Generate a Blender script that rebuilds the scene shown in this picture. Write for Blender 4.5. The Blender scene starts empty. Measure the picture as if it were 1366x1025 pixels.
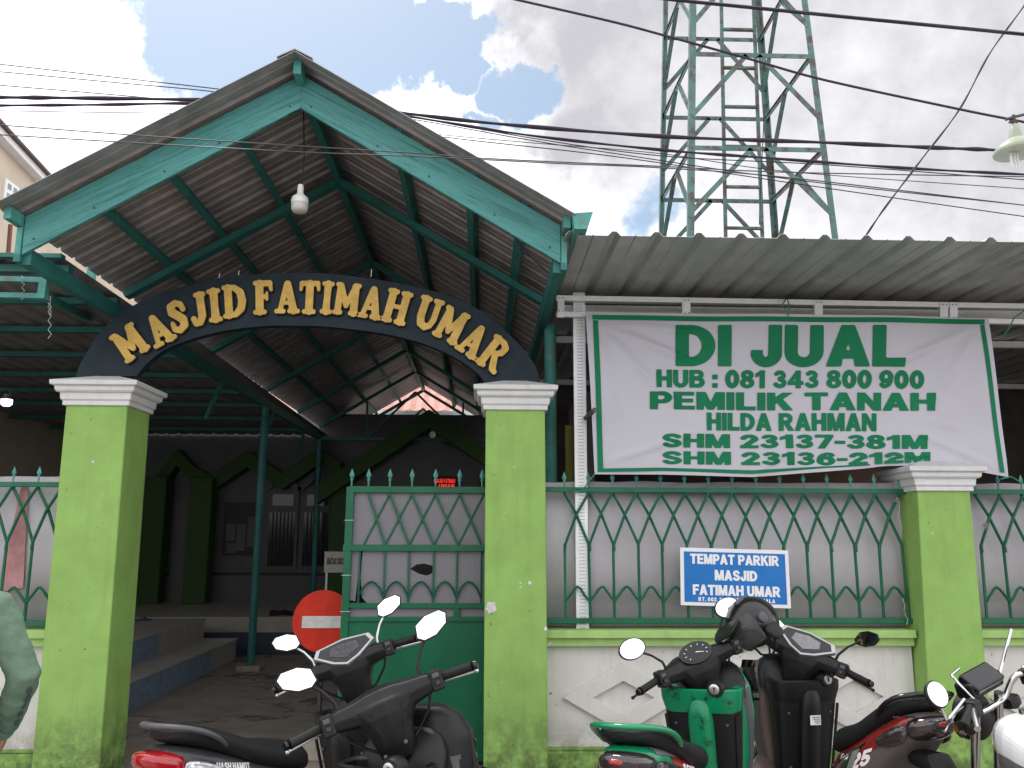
import bpy, bmesh, math, random
from mathutils import Vector, Matrix, noise as mnoise
random.seed(7)
R = math.radians
scene = bpy.context.scene
COL = scene.collection

# ------------------------------------------------------------------ camera
F = 1120.0
PITCH, YAW, ROLL, CAMZ = R(10.35), R(-1.93), R(0.2), 1.6
cam_d = bpy.data.cameras.new('camera'); cam = bpy.data.objects.new('camera', cam_d); COL.objects.link(cam)
cam_d.sensor_width = 36; cam_d.lens = F / 1366 * 36; cam_d.clip_end = 3000; cam_d.clip_start = 0.05
CR = (Matrix.Rotation(YAW, 3, 'Z') @ Matrix.Rotation(R(90) + PITCH, 3, 'X') @ Matrix.Rotation(ROLL, 3, 'Z'))
cam.matrix_world = Matrix.Translation((0, 0, CAMZ)) @ CR.to_4x4()
scene.camera = cam

def ray(px, py):
    return (CR @ Vector(((px - 683) / F, -(py - 512.5) / F, -1))).normalized()
def at(px, py, Y):                       # point of the photograph on the upright plane y = Y
    d = ray(px, py); t = Y / d.y
    return Vector((d.x * t, Y, CAMZ + d.z * t))
def atz(px, py, Z):
    d = ray(px, py); t = (Z - CAMZ) / d.z
    return Vector((d.x * t, d.y * t, Z))
def proj(p):
    q = CR.transposed() @ (Vector(p) - Vector((0, 0, CAMZ)))
    return (round(683 + F * q.x / -q.z, 1), round(512.5 - F * q.y / -q.z, 1))

# ------------------------------------------------------------------ sky
SUN_EL, SUN_AZ = R(62), R(-28)           # high, behind the roofs, a little to the left
world = bpy.data.worlds.new('World'); scene.world = world; world.use_nodes = True
wn, wl = world.node_tree.nodes, world.node_tree.links
wn.clear()
def W(t, **k):
    n = wn.new(t)
    for a, b in k.items(): setattr(n, a, b)
    return n
wo = W('ShaderNodeOutputWorld'); wb = W('ShaderNodeBackground'); wb.inputs[1].default_value = 0.1
sky = W('ShaderNodeTexSky', sky_type='NISHITA'); sky.sun_disc = False
sky.sun_elevation = SUN_EL; sky.sun_rotation = SUN_AZ; sky.air_density = 1.0; sky.dust_density = 1.6; sky.ozone_density = 1.3
tc = W('ShaderNodeTexCoord')
def wmath(op, a, b=None, c=None):
    n = W('ShaderNodeMath', operation=op)
    for i, v in enumerate((a, b, c)):
        if v is None: continue
        if isinstance(v, (int, float)): n.inputs[i].default_value = v
        else: wl.new(v, n.inputs[i])
    return n.outputs[0]
def wvm(op, a, b=None, sc=None):
    n = W('ShaderNodeVectorMath', operation=op)
    for i, v in enumerate((a, b)):
        if v is None: continue
        if isinstance(v, (tuple, list, Vector)): n.inputs[i].default_value = tuple(v)
        else: wl.new(v, n.inputs[i])
    if sc is not None: n.inputs['Scale'].default_value = sc
    return n
def wnoise(scale, detail=8, rough=.55, vec=None, dist=0):
    n = W('ShaderNodeTexNoise'); n.inputs['Scale'].default_value = scale
    n.inputs['Detail'].default_value = detail; n.inputs['Roughness'].default_value = rough
    n.inputs['Distortion'].default_value = dist
    wl.new(vec or tc.outputs['Generated'], n.inputs['Vector']); return n
n1 = wnoise(9, 9, .6); n2 = wnoise(3.2, 7, .55); n3 = wnoise(22, 6, .6)
off = wvm('SCALE', wvm('SUBTRACT', n1.outputs['Color'], (.5, .5, .5)).outputs[0], sc=.17)
dirv = wvm('ADD', tc.outputs['Generated'], off.outputs[0]).outputs[0]
dirv = wvm('NORMALIZE', dirv).outputs[0]
def blob(px, py, r, soft, vec=dirv):
    c = ray(px, py); ang = math.atan(r / F)
    d = wvm('DOT_PRODUCT', vec, c).outputs['Value']
    m = W('ShaderNodeMapRange', interpolation_type='SMOOTHSTEP'); wl.new(d, m.inputs[0])
    m.inputs[1].default_value = math.cos(ang * (1 + soft)); m.inputs[2].default_value = math.cos(ang * max(0.05, 1 - soft))
    return m.outputs[0]
def maxall(l):
    o = l[0]
    for x in l[1:]: o = wmath('MAXIMUM', o, x)
    return o
sepd = W('ShaderNodeSeparateXYZ'); wl.new(tc.outputs['Generated'], sepd.inputs[0])
rear = W('ShaderNodeMapRange', interpolation_type='SMOOTHSTEP'); wl.new(sepd.outputs['Y'], rear.inputs[0]); rear.inputs[1].default_value = -.15; rear.inputs[2].default_value = -.45
rn = W('ShaderNodeMapRange', interpolation_type='SMOOTHSTEP'); nr_ = wnoise(2.6, 8, .6, dirv); wl.new(nr_.outputs['Fac'], rn.inputs[0]); rn.inputs[1].default_value = .54; rn.inputs[2].default_value = .66; rn.inputs[4].default_value = .45
holes = maxall([wmath('MULTIPLY', rear.outputs[0], rn.outputs[0])] + [blob(*b) for b in [(330, 50, 112, .10), (430, 20, 100, .1), (270, 90, 40, .15), (500, 15, 75, .12), (620, 70, 46, .12), (560, 60, 34, .2),
        (690, 118, 34, .15), (590, 10, 30, .2), (868, 296, 22, .9), (650, 155, 14, .4), (440, 262, 40, .5)]])
grey = maxall([blob(*b, dirv) for b in [(1010, 40, 250, .6), (850, 110, 150, .6), (1240, 90, 230, .6), (800, 20, 120, .5), (1330, 200, 120, .7), (760, 190, 60, .7), (690, 20, 40, .7), (1330, 270, 60, .8), (700, 330, 50, .9)]])
shade = W('ShaderNodeMapRange'); wl.new(n2.outputs['Fac'], shade.inputs[0]); shade.inputs[1].default_value = .35; shade.inputs[2].default_value = .68
CLOUD_W, CLOUD_G = (11.5, 11.5, 11.8, 1), (3.7, 3.66, 3.9, 1)
g = wmath('MULTIPLY', grey, wmath('ADD', .78, wmath('MULTIPLY', shade.outputs[0], .35)))
g = wmath('ADD', g, wmath('MULTIPLY', wmath('SUBTRACT', n3.outputs['Fac'], .5), .35)); 
gc = W('ShaderNodeClamp'); wl.new(g, gc.inputs[0])
cm = W('ShaderNodeMix', data_type='RGBA'); wl.new(gc.outputs[0], cm.inputs[0]); cm.inputs[6].default_value = CLOUD_W; cm.inputs[7].default_value = CLOUD_G
sk = W('ShaderNodeMix', data_type='RGBA'); wl.new(holes, sk.inputs[0]); wl.new(cm.outputs[2], sk.inputs[6])
hz = W('ShaderNodeMix', data_type='RGBA'); hz.inputs[0].default_value = .05; wl.new(sky.outputs[0], hz.inputs[6]); hz.inputs[7].default_value = (7, 7.4, 7.8, 1)
dk = W('ShaderNodeMix', data_type='RGBA', blend_type='MULTIPLY'); dk.inputs[0].default_value = 1; wl.new(hz.outputs[2], dk.inputs[6]); dk.inputs[7].default_value = (.86, .90, .84, 1)
wl.new(dk.outputs[2], sk.inputs[7])
wl.new(sk.outputs[2], wb.inputs[0]); wl.new(wb.outputs[0], wo.inputs[0])

sun_d = bpy.data.lights.new('sun', 'SUN'); sun_d.energy = 1.3; sun_d.angle = R(10); sun_d.color = (1, .96, .9)
sun = bpy.data.objects.new('sun', sun_d); COL.objects.link(sun)
sd = Vector((math.sin(SUN_AZ) * math.cos(SUN_EL), math.cos(SUN_AZ) * math.cos(SUN_EL), math.sin(SUN_EL)))
sun.rotation_euler = sd.to_track_quat('Z', 'Y').to_euler()
scene.view_settings.view_transform = 'Standard'; scene.view_settings.look = 'None'
scene.view_settings.exposure = 0.80; scene.view_settings.gamma = 1

# ------------------------------------------------------------------ materials
MATS = {}
def mat(name, col, rough=.6, metal=0., var=.0, vscale=3., col2=None, bump=0., bscale=40., spec=None, coat=0., stain=None, extra=None, stretch=None):
    """Principled with optional noise tint (var), second colour patches (col2) and bump."""
    if name in MATS: return MATS[name]
    m = bpy.data.materials.new(name); m.use_nodes = True; MATS[name] = m
    nt = m.node_tree; N, L = nt.nodes, nt.links; b = N['Principled BSDF']
    b.inputs['Roughness'].default_value = rough; b.inputs['Metallic'].default_value = metal
    b.inputs['Specular IOR Level'].default_value = .34 if spec is None else spec
    if coat: b.inputs['Coat Weight'].default_value = coat; b.inputs['Coat Roughness'].default_value = .08
    g = N.new('ShaderNodeNewGeometry'); vec = g.outputs['Position']
    if stretch:
        mp = N.new('ShaderNodeMapping'); L.new(vec, mp.inputs[0]); mp.inputs['Rotation'].default_value = stretch[0]; mp.inputs['Scale'].default_value = tuple(1 / k for k in stretch[1])
        mp.vector_type = 'TEXTURE'; vec2 = mp.outputs[0]
    else: vec2 = vec
    def nz(scale, det=6, rg=.6, v=None):
        n = N.new('ShaderNodeTexNoise'); n.inputs['Scale'].default_value = scale; n.inputs['Detail'].default_value = det; n.inputs['Roughness'].default_value = rg
        L.new(v or vec, n.inputs['Vector']); return n.outputs['Fac']
    def ramp(f, a, b_):
        r = N.new('ShaderNodeMapRange'); L.new(f, r.inputs[0]); r.inputs[1].default_value = a; r.inputs[2].default_value = b_; return r.outputs[0]
    def mix(f, c1, c2):
        x = N.new('ShaderNodeMix'); x.data_type = 'RGBA'
        if isinstance(f, float): x.inputs[0].default_value = f
        else: L.new(f, x.inputs[0])
        for i, c in ((6, c1), (7, c2)):
            if isinstance(c, tuple): x.inputs[i].default_value = (*c[:3], 1)
            else: L.new(c, x.inputs[i])
        return x.outputs[2]
    def mul(a, k):
        x = N.new('ShaderNodeMath'); x.operation = 'MULTIPLY'; L.new(a, x.inputs[0])
        if isinstance(k, (int, float)): x.inputs[1].default_value = k
        else: L.new(k, x.inputs[1])
        return x.outputs[0]
    cur = tuple(col)
    if var:
        lo = tuple(c * (1 - var) for c in col); hi = tuple(min(1, c * (1 + var)) for c in col)
        cur = mix(ramp(nz(vscale, 8, .65, vec2), .3, .7), lo, hi)
    if col2: cur = mix(ramp(nz(vscale * 1.7, 8, .7, vec2), .55, .68), cur, col2)
    ctx = dict(N=N, L=L, b=b, nz=nz, ramp=ramp, mix=mix, mul=mul, vec=vec, vec2=vec2, geo=g)
    if extra: cur = extra(ctx, cur) or cur
    if isinstance(cur, tuple): b.inputs['Base Color'].default_value = (*cur[:3], 1)
    else: L.new(cur, b.inputs['Base Color'])
    if bump:
        bp = N.new('ShaderNodeBump'); bp.inputs['Strength'].default_value = bump; bp.inputs['Distance'].default_value = .01
        L.new(nz(bscale, 5, .6, vec2), bp.inputs['Height']); L.new(bp.outputs[0], b.inputs['Normal'])
    return m

def ex_wall(moss=True, chip=(.6, .6, .58), low=.55, dirt=(.10, .13, .05)):
    def f(c, cur):
        N, L = c['N'], c['L']
        sep = N.new('ShaderNodeSeparateXYZ'); L.new(c['vec'], sep.inputs[0])
        # fine vertical weather streaks
        mp = N.new('ShaderNodeMapping'); L.new(c['vec'], mp.inputs[0]); mp.inputs['Scale'].default_value = (9, 9, .7)
        st = c['ramp'](c['nz'](1.6, 6, .7, mp.outputs[0]), .5, .85)
        cur = c['mix'](c['mul'](st, .30), cur, dirt)
        if moss:
            h = c['ramp'](sep.outputs['Z'], low, .02)
            mo = c['mul'](h, c['ramp'](c['nz'](7, 9, .75), .40, .56))
            cur = c['mix'](mo, cur, tuple(x * .7 for x in dirt))
        sp = c['ramp'](c['nz'](16, 3, .5), .755, .765)
        cur = c['mix'](sp, cur, chip)
        sp2 = c['ramp'](c['nz'](30, 2, .5), .74, .76)
        cur = c['mix'](c['mul'](sp2, .7), cur, tuple(x * .5 for x in dirt))
        return cur
    return f
def ex_ground(c, cur):
    wet = c['ramp'](c['nz'](1.1, 7, .7), .56, .60)
    cur = c['mix'](c['mul'](wet, .7), cur, (.03, .026, .022))
    N, L = c['N'], c['L']
    v = N.new('ShaderNodeTexVoronoi'); v.feature = 'DISTANCE_TO_EDGE'; v.inputs['Scale'].default_value = .55
    mp = N.new('ShaderNodeVectorMath'); mp.operation = 'ADD'; L.new(c['vec'], mp.inputs[0])
    n = N.new('ShaderNodeTexNoise'); n.inputs['Scale'].default_value = 2; n.inputs['Detail'].default_value = 6; L.new(c['vec'], n.inputs['Vector']); L.new(n.outputs['Color'], mp.inputs[1])
    L.new(mp.outputs[0], v.inputs['Vector'])
    cr = c['ramp'](v.outputs['Distance'], .012, .003)
    cur = c['mix'](c['mul'](cr, .6), cur, (.03, .03, .03))
    return cur

LIME = mat('lime_plaster', (.245, .415, .105), .75, var=.12, vscale=4, bump=.25, bscale=60, extra=ex_wall())
LIMEP = mat('pale_lime_plaster', (.33, .50, .17), .78, var=.14, vscale=5, bump=.25, bscale=60, extra=ex_wall(False, dirt=(.14, .2, .06)))
WHITE = mat('white_plaster', (.60, .585, .55), .8, var=.07, vscale=3, bump=.2, bscale=70, extra=ex_wall(True, (.2, .18, .15), .42, (.28, .24, .19)))
CAPW = mat('cap_white', (.62, .62, .62), .7, var=.08, vscale=8, bump=.15, bscale=60, extra=ex_wall(False, (.3, .3, .3), dirt=(.3, .3, .29)))
GROUND = mat('concrete_ground', (.30, .26, .225), .8, var=.3, vscale=2.2, bump=.5, bscale=25, extra=ex_ground)
ASPH = mat('asphalt', (.22, .205, .19), .85, var=.25, vscale=6, bump=.6, bscale=90)
def ex_rust(k=.72, rc=(.13, .075, .04)):
    def f(c, cur):
        return c['mix'](c['ramp'](c['nz'](5, 8, .75), k - .06, k + .02), cur, rc)
    return f
TEALW = {}
def teal_board(sgn):
    def f(c, cur):
        N, L = c['N'], c['L']
        g = c['nz'](1.0, 10, .75, c['vec2'])
        cur = c['mix'](c['ramp'](g, .5, .62), cur, (.03, .145, .135))
        cur = c['mix'](c['ramp'](c['nz'](2.3, 8, .8, c['vec2']), .555, .61), cur, (.012, .075, .07))
        cur = c['mix'](c['mul'](c['ramp'](g, .42, .3), .8), cur, (.15, .42, .38))
        return cur
    a = R(28) * sgn
    return mat('teal_board_%s' % ('a' if sgn > 0 else 'b'), (.085, .295, .28), .6, var=.15, vscale=2, bump=.3, bscale=1.3,
               extra=f, stretch=((0, a, 0), (1.6, 8, 60)))
TEAL = mat('teal_paint', (.03, .16, .145), .5, var=.25, vscale=4, extra=ex_rust(.70))
TEALD = mat('teal_paint_faded', (.07, .27, .235), .55, var=.3, vscale=6, extra=ex_rust(.62, (.16, .14, .12)))
TOWERM = mat('tower_paint', (.085, .165, .15), .6, var=.35, vscale=3, extra=ex_rust(.55, (.09, .065, .055)))
GREEN = mat('fence_green', (.008, .115, .058), .42, var=.25, vscale=6, extra=ex_rust(.74, (.2, .25, .2)))
GATEG = mat('gate_green', (.004, .105, .048), .38, var=.2, vscale=3, bump=.12, bscale=6, extra=ex_rust(.76, (.02, .06, .035)))
SHEETR = mat('brown_grey_roofing', (.31, .285, .29), .42, metal=.3, var=.3, vscale=5, bump=.1, bscale=10)
SHEETT = mat('grey_roofing', (.46, .47, .465), .38, metal=.45, var=.15, vscale=4, bump=.08, bscale=8)
SIGNDK = mat('window_frame_grey', (.11, .11, .115), .6)
SLOT = mat('slot_grey', (.42, .43, .43), .5)
GALV = mat('galvanised', (.72, .73, .74), .4, metal=.25, var=.08, vscale=9)
NAVY = mat('navy_board', (.010, .021, .030), .5, spec=.2, var=.35, vscale=6, bump=.1, bscale=30)
GOLD = mat('gold_letter', (.50, .32, .075), .42, metal=.25, var=.22, vscale=14, bump=.15, bscale=50)
BLKO = mat('letter_shadow_edge', (.012, .011, .01), .6)
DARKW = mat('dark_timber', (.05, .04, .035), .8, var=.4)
BEIGE = mat('beige_render', (.52, .46, .36), .85, var=.1, vscale=2, bump=.2)
PLYW = mat('plywood', (.20, .12, .075), .7, var=.2, vscale=3)
GLASSD = mat('dark_glass', (.015, .018, .02), .15, spec=.3)
INW = mat('shade_white_wall', (.13, .127, .13), .85, var=.1)  # white walls with the interior shade put into the colour
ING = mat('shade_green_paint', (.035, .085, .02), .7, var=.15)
RED = mat('sign_red', (.52, .028, .012), .5, spec=.2, var=.2, vscale=8, bump=.05)
SIGNW = mat('sign_white', (.55, .53, .5), .5, var=.2, vscale=20)
CONC = mat('block_concrete', (.30, .27, .22), .9, var=.3, vscale=12, bump=.6, bscale=40)
def ex_tiles(c, cur):
    N, L = c['N'], c['L']
    b = N.new('ShaderNodeTexBrick'); b.inputs['Scale'].default_value = 1; b.offset = 0; b.inputs['Brick Width'].default_value = .06; b.inputs['Row Height'].default_value = .06
    b.inputs['Mortar Size'].default_value = .003; b.inputs['Color1'].default_value = (.15, .23, .36, 1); b.inputs['Color2'].default_value = (.23, .34, .48, 1); b.inputs['Mortar'].default_value = (.25, .27, .3, 1)
    s = N.new('ShaderNodeSeparateXYZ'); L.new(c['vec'], s.inputs[0]); k = N.new('ShaderNodeCombineXYZ'); L.new(s.outputs['Y'], k.inputs['X']); L.new(s.outputs['Z'], k.inputs['Y'])
    L.new(k.outputs[0], b.inputs['Vector']); return b.outputs['Color']
TILEB = mat('blue_mosaic', (.1, .1, .1), .3, extra=ex_tiles)
def ex_ftile(c, cur):
    N, L = c['N'], c['L']
    b = N.new('ShaderNodeTexBrick'); b.inputs['Scale'].default_value = 1; b.offset = 0; b.inputs['Brick Width'].default_value = .4; b.inputs['Row Height'].default_value = .4
    b.inputs['Mortar Size'].default_value = .004; b.inputs['Color1'].default_value = (.46, .42, .37, 1); b.inputs['Color2'].default_value = (.50, .46, .40, 1); b.inputs['Mortar'].default_value = (.1, .09, .08, 1)
    L.new(c['vec'], b.inputs['Vector']); return b.outputs['Color']
TILEF = mat('floor_tile', (.1, .1, .1), .35, extra=ex_ftile)
TILEC = mat('cream_tile', (.36, .33, .28), .35, var=.15)
def ex_poly(c, cur):                      # embossed translucent sheet: fine dot grid
    N, L = c['N'], c['L']
    s = N.new('ShaderNodeSeparateXYZ'); L.new(c['vec'], s.inputs[0])
    o = []
    for ax in ('X', 'Z'):
        m = N.new('ShaderNodeMath'); m.operation = 'MULTIPLY'; L.new(s.outputs[ax], m.inputs[0]); m.inputs[1].default_value = 2 * math.pi / .021
        q = N.new('ShaderNodeMath'); q.operation = 'SINE'; L.new(m.outputs[0], q.inputs[0]); o.append(q.outputs[0])
    mm = N.new('ShaderNodeMath'); mm.operation = 'MULTIPLY'; L.new(o[0], mm.inputs[0]); L.new(o[1], mm.inputs[1])
    ab = N.new('ShaderNodeMath'); ab.operation = 'ABSOLUTE'; L.new(mm.outputs[0], ab.inputs[0])
    cur = c['mix'](c['mul'](c['ramp'](ab.outputs[0], .25, .9), .55), cur, (.13, .125, .155) if 'embossed_plastic_pale' not in MATS else (.34, .325, .37))
    bp = N.new('ShaderNodeBump'); bp.inputs['Strength'].default_value = .4; bp.inputs['Distance'].default_value = .003
    L.new(ab.outputs[0], bp.inputs['Height']); L.new(bp.outputs[0], c['b'].inputs['Normal'])
    # smoky dirt clouding
    cur = c['mix'](c['mul'](c['ramp'](c['nz'](1.6, 5, .6), .4, .75), .35), cur, (.20, .185, .20))
    return cur
POLY = mat('embossed_plastic', (.20, .19, .21), .4, extra=ex_poly)
POLYF = mat('embossed_plastic_pale', (.50, .48, .50), .4, extra=ex_poly)
BANW = mat('banner_vinyl', (.46, .45, .505), .33, spec=.5, var=.04, vscale=1.5, bump=.5, bscale=3.0)
BANG = mat('banner_green', (.004, .165, .070), .6, spec=.2, var=.15, vscale=2)
SBLUE = mat('sign_blue', (.008, .15, .46), .35, var=.12, vscale=8)
STXT = mat('sign_letter_white', (.75, .75, .76), .45)
CABLE = mat('cable_black', (.012, .008, .012), .5)
CABLEP = mat('cable_purple', (.02, .010, .025), .5)
CABLEG = mat('cable_grey', (.06, .06, .065), .5)
WPLA = mat('white_plastic', (.68, .68, .66), .35)
BLACKP = mat('black_plastic', (.010, .010, .011), .40, spec=.28, var=.2, vscale=20, bump=.15, bscale=250)
BLACKG = mat('black_gloss', (.006, .006, .007), .12, coat=.25, spec=.35)
GREYP = mat('grey_plastic', (.075, .075, .08), .45, var=.15, vscale=15)
RUBBER = mat('rubber', (.010, .010, .010), .6, spec=.3, bump=.3, bscale=200)
SEATM = mat('seat_vinyl', (.010, .010, .011), .5, spec=.3, bump=.3, bscale=300)
HELM = mat('helmet_gloss', (.005, .005, .006), .3, spec=.25, coat=.5)
CHROME = mat('chrome', (.55, .55, .56), .16, metal=1)
ALU = mat('aluminium', (.55, .55, .55), .3, metal=.9)
MIRROR = mat('mirror_glass', (.86, .88, .90), .03, metal=1)
SCGRN = mat('scooter_green', (.004, .20, .085), .22, coat=.5, var=.1)
SCBRN = mat('scooter_brown', (.12, .085, .075), .35, coat=.3, var=.15)
SCRED = mat('scooter_red', (.20, .012, .012), .25, coat=.5, var=.15)
TLRED = mat('tail_red', (.35, .01, .015), .12, coat=1)
LENSC = mat('lens_clear', (.55, .55, .56), .12, metal=.4, var=.5, vscale=60)
LENSD = mat('lens_smoke', (.03, .022, .024), .1, coat=1)
AMBER = mat('amber', (.6, .15, .02), .25)
SILV = mat('silver_trim', (.38, .38, .39), .35, metal=.6)
LCD = mat('lcd', (.20, .20, .20), .2, var=.25, vscale=60)
TANKW = mat('tank_white', (.68, .68, .70), .18, coat=.6)
SKIN = mat('skin', (.30, .155, .10), .5, var=.1, vscale=20)
SHIRT = mat('shirt_green', (.115, .185, .13), .9, var=.18, vscale=9, bump=.5, bscale=30)
CUFF = mat('cuff_green', (.16, .28, .21), .9)
PRINT = mat('sleeve_print', (.05, .085, .07), .85)
TROU = mat('trouser', (.03, .032, .04), .9)
HAIR = mat('hair', (.008, .007, .006), .6, bump=.5, bscale=200)
STRING = mat('string', (.35, .38, .34), .8)
STRG = mat('string_green', (.03, .22, .13), .6)
REDROOF = mat('red_roofing', (.42, .19, .15), .6, var=.2)
def emis(name, col, s):
    m = mat(name, col, .4); b = m.node_tree.nodes['Principled BSDF']; b.inputs['Emission Color'].default_value = (*col, 1); b.inputs['Emission Strength'].default_value = s; return m
LEDR = emis('led_red', (.9, .03, .02), .5)
LEDW = emis('lamp_lit', (.75, .82, 1), 2.5)

# ------------------------------------------------------------------ mesh builder
class MB:
    def __init__(s): s.bm = bmesh.new(); s.M = Matrix.Identity(4); s.mi = 0
    def v(s, p): return s.bm.verts.new(s.M @ Vector(p))
    def f(s, vs):
        try:
            f = s.bm.faces.new(vs); f.material_index = s.mi; return f
        except ValueError: return None
    def box(s, x0, x1, y0, y1, z0, z1):
        v = [s.v(p) for p in ((x0, y0, z0), (x1, y0, z0), (x1, y1, z0), (x0, y1, z0), (x0, y0, z1), (x1, y0, z1), (x1, y1, z1), (x0, y1, z1))]
        for q in ((0, 3, 2, 1), (4, 5, 6, 7), (0, 1, 5, 4), (1, 2, 6, 5), (2, 3, 7, 6), (3, 0, 4, 7)): s.f([v[i] for i in q])
        return s
    def beam(s, p, q, w, h, up=(0, 0, 1)):
        p, q = Vector(p), Vector(q); d = (q - p).normalized(); up = Vector(up)
        if abs(d.dot(up)) > .98: up = Vector((0, 1, 0))
        a = d.cross(up).normalized() * w / 2; b = a.cross(d).normalized() * h / 2
        r = [[s.v(c + i * a + j * b) for i, j in ((-1, -1), (1, -1), (1, 1), (-1, 1))] for c in (p, q)]
        s.f(r[0][::-1]); s.f(r[1])
        for i in range(4): s.f([r[0][i], r[0][(i + 1) % 4], r[1][(i + 1) % 4], r[1][i]])
        return s
    def ring_skin(s, rings, cap=True, close=True):
        R_ = [[s.v(p) for p in r] for r in rings]; n = len(R_[0])
        for a, b in zip(R_, R_[1:]):
            for i in range(n if close else n - 1): s.f([a[i], a[(i + 1) % n], b[(i + 1) % n], b[i]])
        if cap: s.f(R_[0][::-1]); s.f(R_[-1])
        return s
    def tube(s, pts, r, n=8, cap=True):
        pts = [Vector(p) for p in pts]; rs = r if isinstance(r, (list, tuple)) else [r] * len(pts)
        rings = []; a = None
        for i, p in enumerate(pts):
            d = (pts[min(i + 1, len(pts) - 1)] - pts[max(i - 1, 0)]).normalized()
            if a is None:
                a = d.cross(Vector((0, 0, 1)))
                if a.length < .1: a = d.cross(Vector((1, 0, 0)))
            a = (a - d * a.dot(d)).normalized(); b = d.cross(a)
            rings.append([p + rs[i] * (math.cos(t) * a + math.sin(t) * b) for t in [2 * math.pi * k / n for k in range(n)]])
        return s.ring_skin(rings, cap)
    def lathe(s, prof, c=(0, 0, 0), n=20, ax='Z'):
        rings = []
        for r, h in prof:
            ring = []
            for k in range(n):
                t = 2 * math.pi * k / n; x, y = r * math.cos(t), r * math.sin(t)
                p = (x, y, h) if ax == 'Z' else ((h, x, y) if ax == 'X' else (y, h, x))
                ring.append(Vector(c) + Vector(p))
            rings.append(ring)
        return s.ring_skin(rings)
    def ell(s, c, r, n=16, m=10, rot=None):
        c = Vector(c); rings = []
        for j in range(1, m):
            ph = math.pi * j / m - math.pi / 2
            ring = []
            for k in range(n):
                t = 2 * math.pi * k / n
                p = Vector((r[0] * math.cos(ph) * math.cos(t), r[1] * math.cos(ph) * math.sin(t), r[2] * math.sin(ph)))
                if rot: p = rot @ p
                ring.append(c + p)
            rings.append(ring)
        return s.ring_skin(rings)
    def prism(s, poly, fn0, fn1):
        a = [s.v(fn0(*p)) for p in poly]; b = [s.v(fn1(*p)) for p in poly]; n = len(a)
        s.f(a[::-1]); s.f(b)
        for i in range(n): s.f([a[i], a[(i + 1) % n], b[(i + 1) % n], b[i]])
        return s
    def sup(s, rings, n=20, e=2.6, axis='X'):
        """loft of superellipses; ring = (pos, c1, c2, r1, r2[, e]) : pos along axis, centre and radii in the other two"""
        out = []
        for r in rings:
            pos, c1, c2, r1, r2 = r[:5]; ee = r[5] if len(r) > 5 else e
            ring = []
            for k in range(n):
                t = 2 * math.pi * k / n; ct, st = math.cos(t), math.sin(t)
                u = c1 + r1 * math.copysign(abs(ct) ** (2 / ee), ct); w = c2 + r2 * math.copysign(abs(st) ** (2 / ee), st)
                ring.append({'X': (pos, u, w), 'Y': (u, pos, w), 'Z': (u, w, pos)}[axis])
            out.append(ring)
        return s.ring_skin(out)
    def build(s, name, m, parent=None, smooth=None, bevel=0, sub=0, remesh=0, smo=0, base=None):
        bm = s.bm; bmesh.ops.recalc_face_normals(bm, faces=bm.faces)
        me = bpy.data.meshes.new(name); bm.to_mesh(me); bm.free()
        for mm in (m if isinstance(m, (list, tuple)) else [m]): me.materials.append(mm)
        o = bpy.data.objects.new(name, me); COL.objects.link(o)
        if smooth is not None:
            for p in me.polygons: p.use_smooth = True
            if not (remesh or sub): me.set_sharp_from_angle(angle=R(smooth))
        if bevel:
            b = o.modifiers.new('b', 'BEVEL'); b.width = bevel; b.segments = 2; b.limit_method = 'ANGLE'; b.angle_limit = R(40)
        if sub: q = o.modifiers.new('s', 'SUBSURF'); q.levels = q.render_levels = sub
        if remesh:
            q = o.modifiers.new('r', 'REMESH'); q.mode = 'VOXEL'; q.voxel_size = remesh; q.use_smooth_shade = True
            if smo: q = o.modifiers.new('m', 'SMOOTH'); q.iterations = smo; q.factor = .5
        if parent is not None:
            o.parent = parent
            if parent.get('wb'): o.matrix_parent_inverse = parent_inv(parent)
        return o
def parent_inv(p): return Matrix.Translation(-Vector(p['wb']))
def thing(name, label, cat, loc, group=None, world_parts=True, rot=(0, 0, 0)):
    o = bpy.data.objects.new(name, None); COL.objects.link(o); o.location = loc; o.rotation_euler = rot
    o['label'] = label; o['category'] = cat
    if group: o['group'] = group
    if world_parts and any(loc): o['wb'] = tuple(loc)
    o.empty_display_size = .1
    return o
def tag(o, label, cat, group=None):
    o['label'] = label; o['category'] = cat
    if group: o['group'] = group
    return o
def struct(o): o['kind'] = 'structure'; return o

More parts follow.
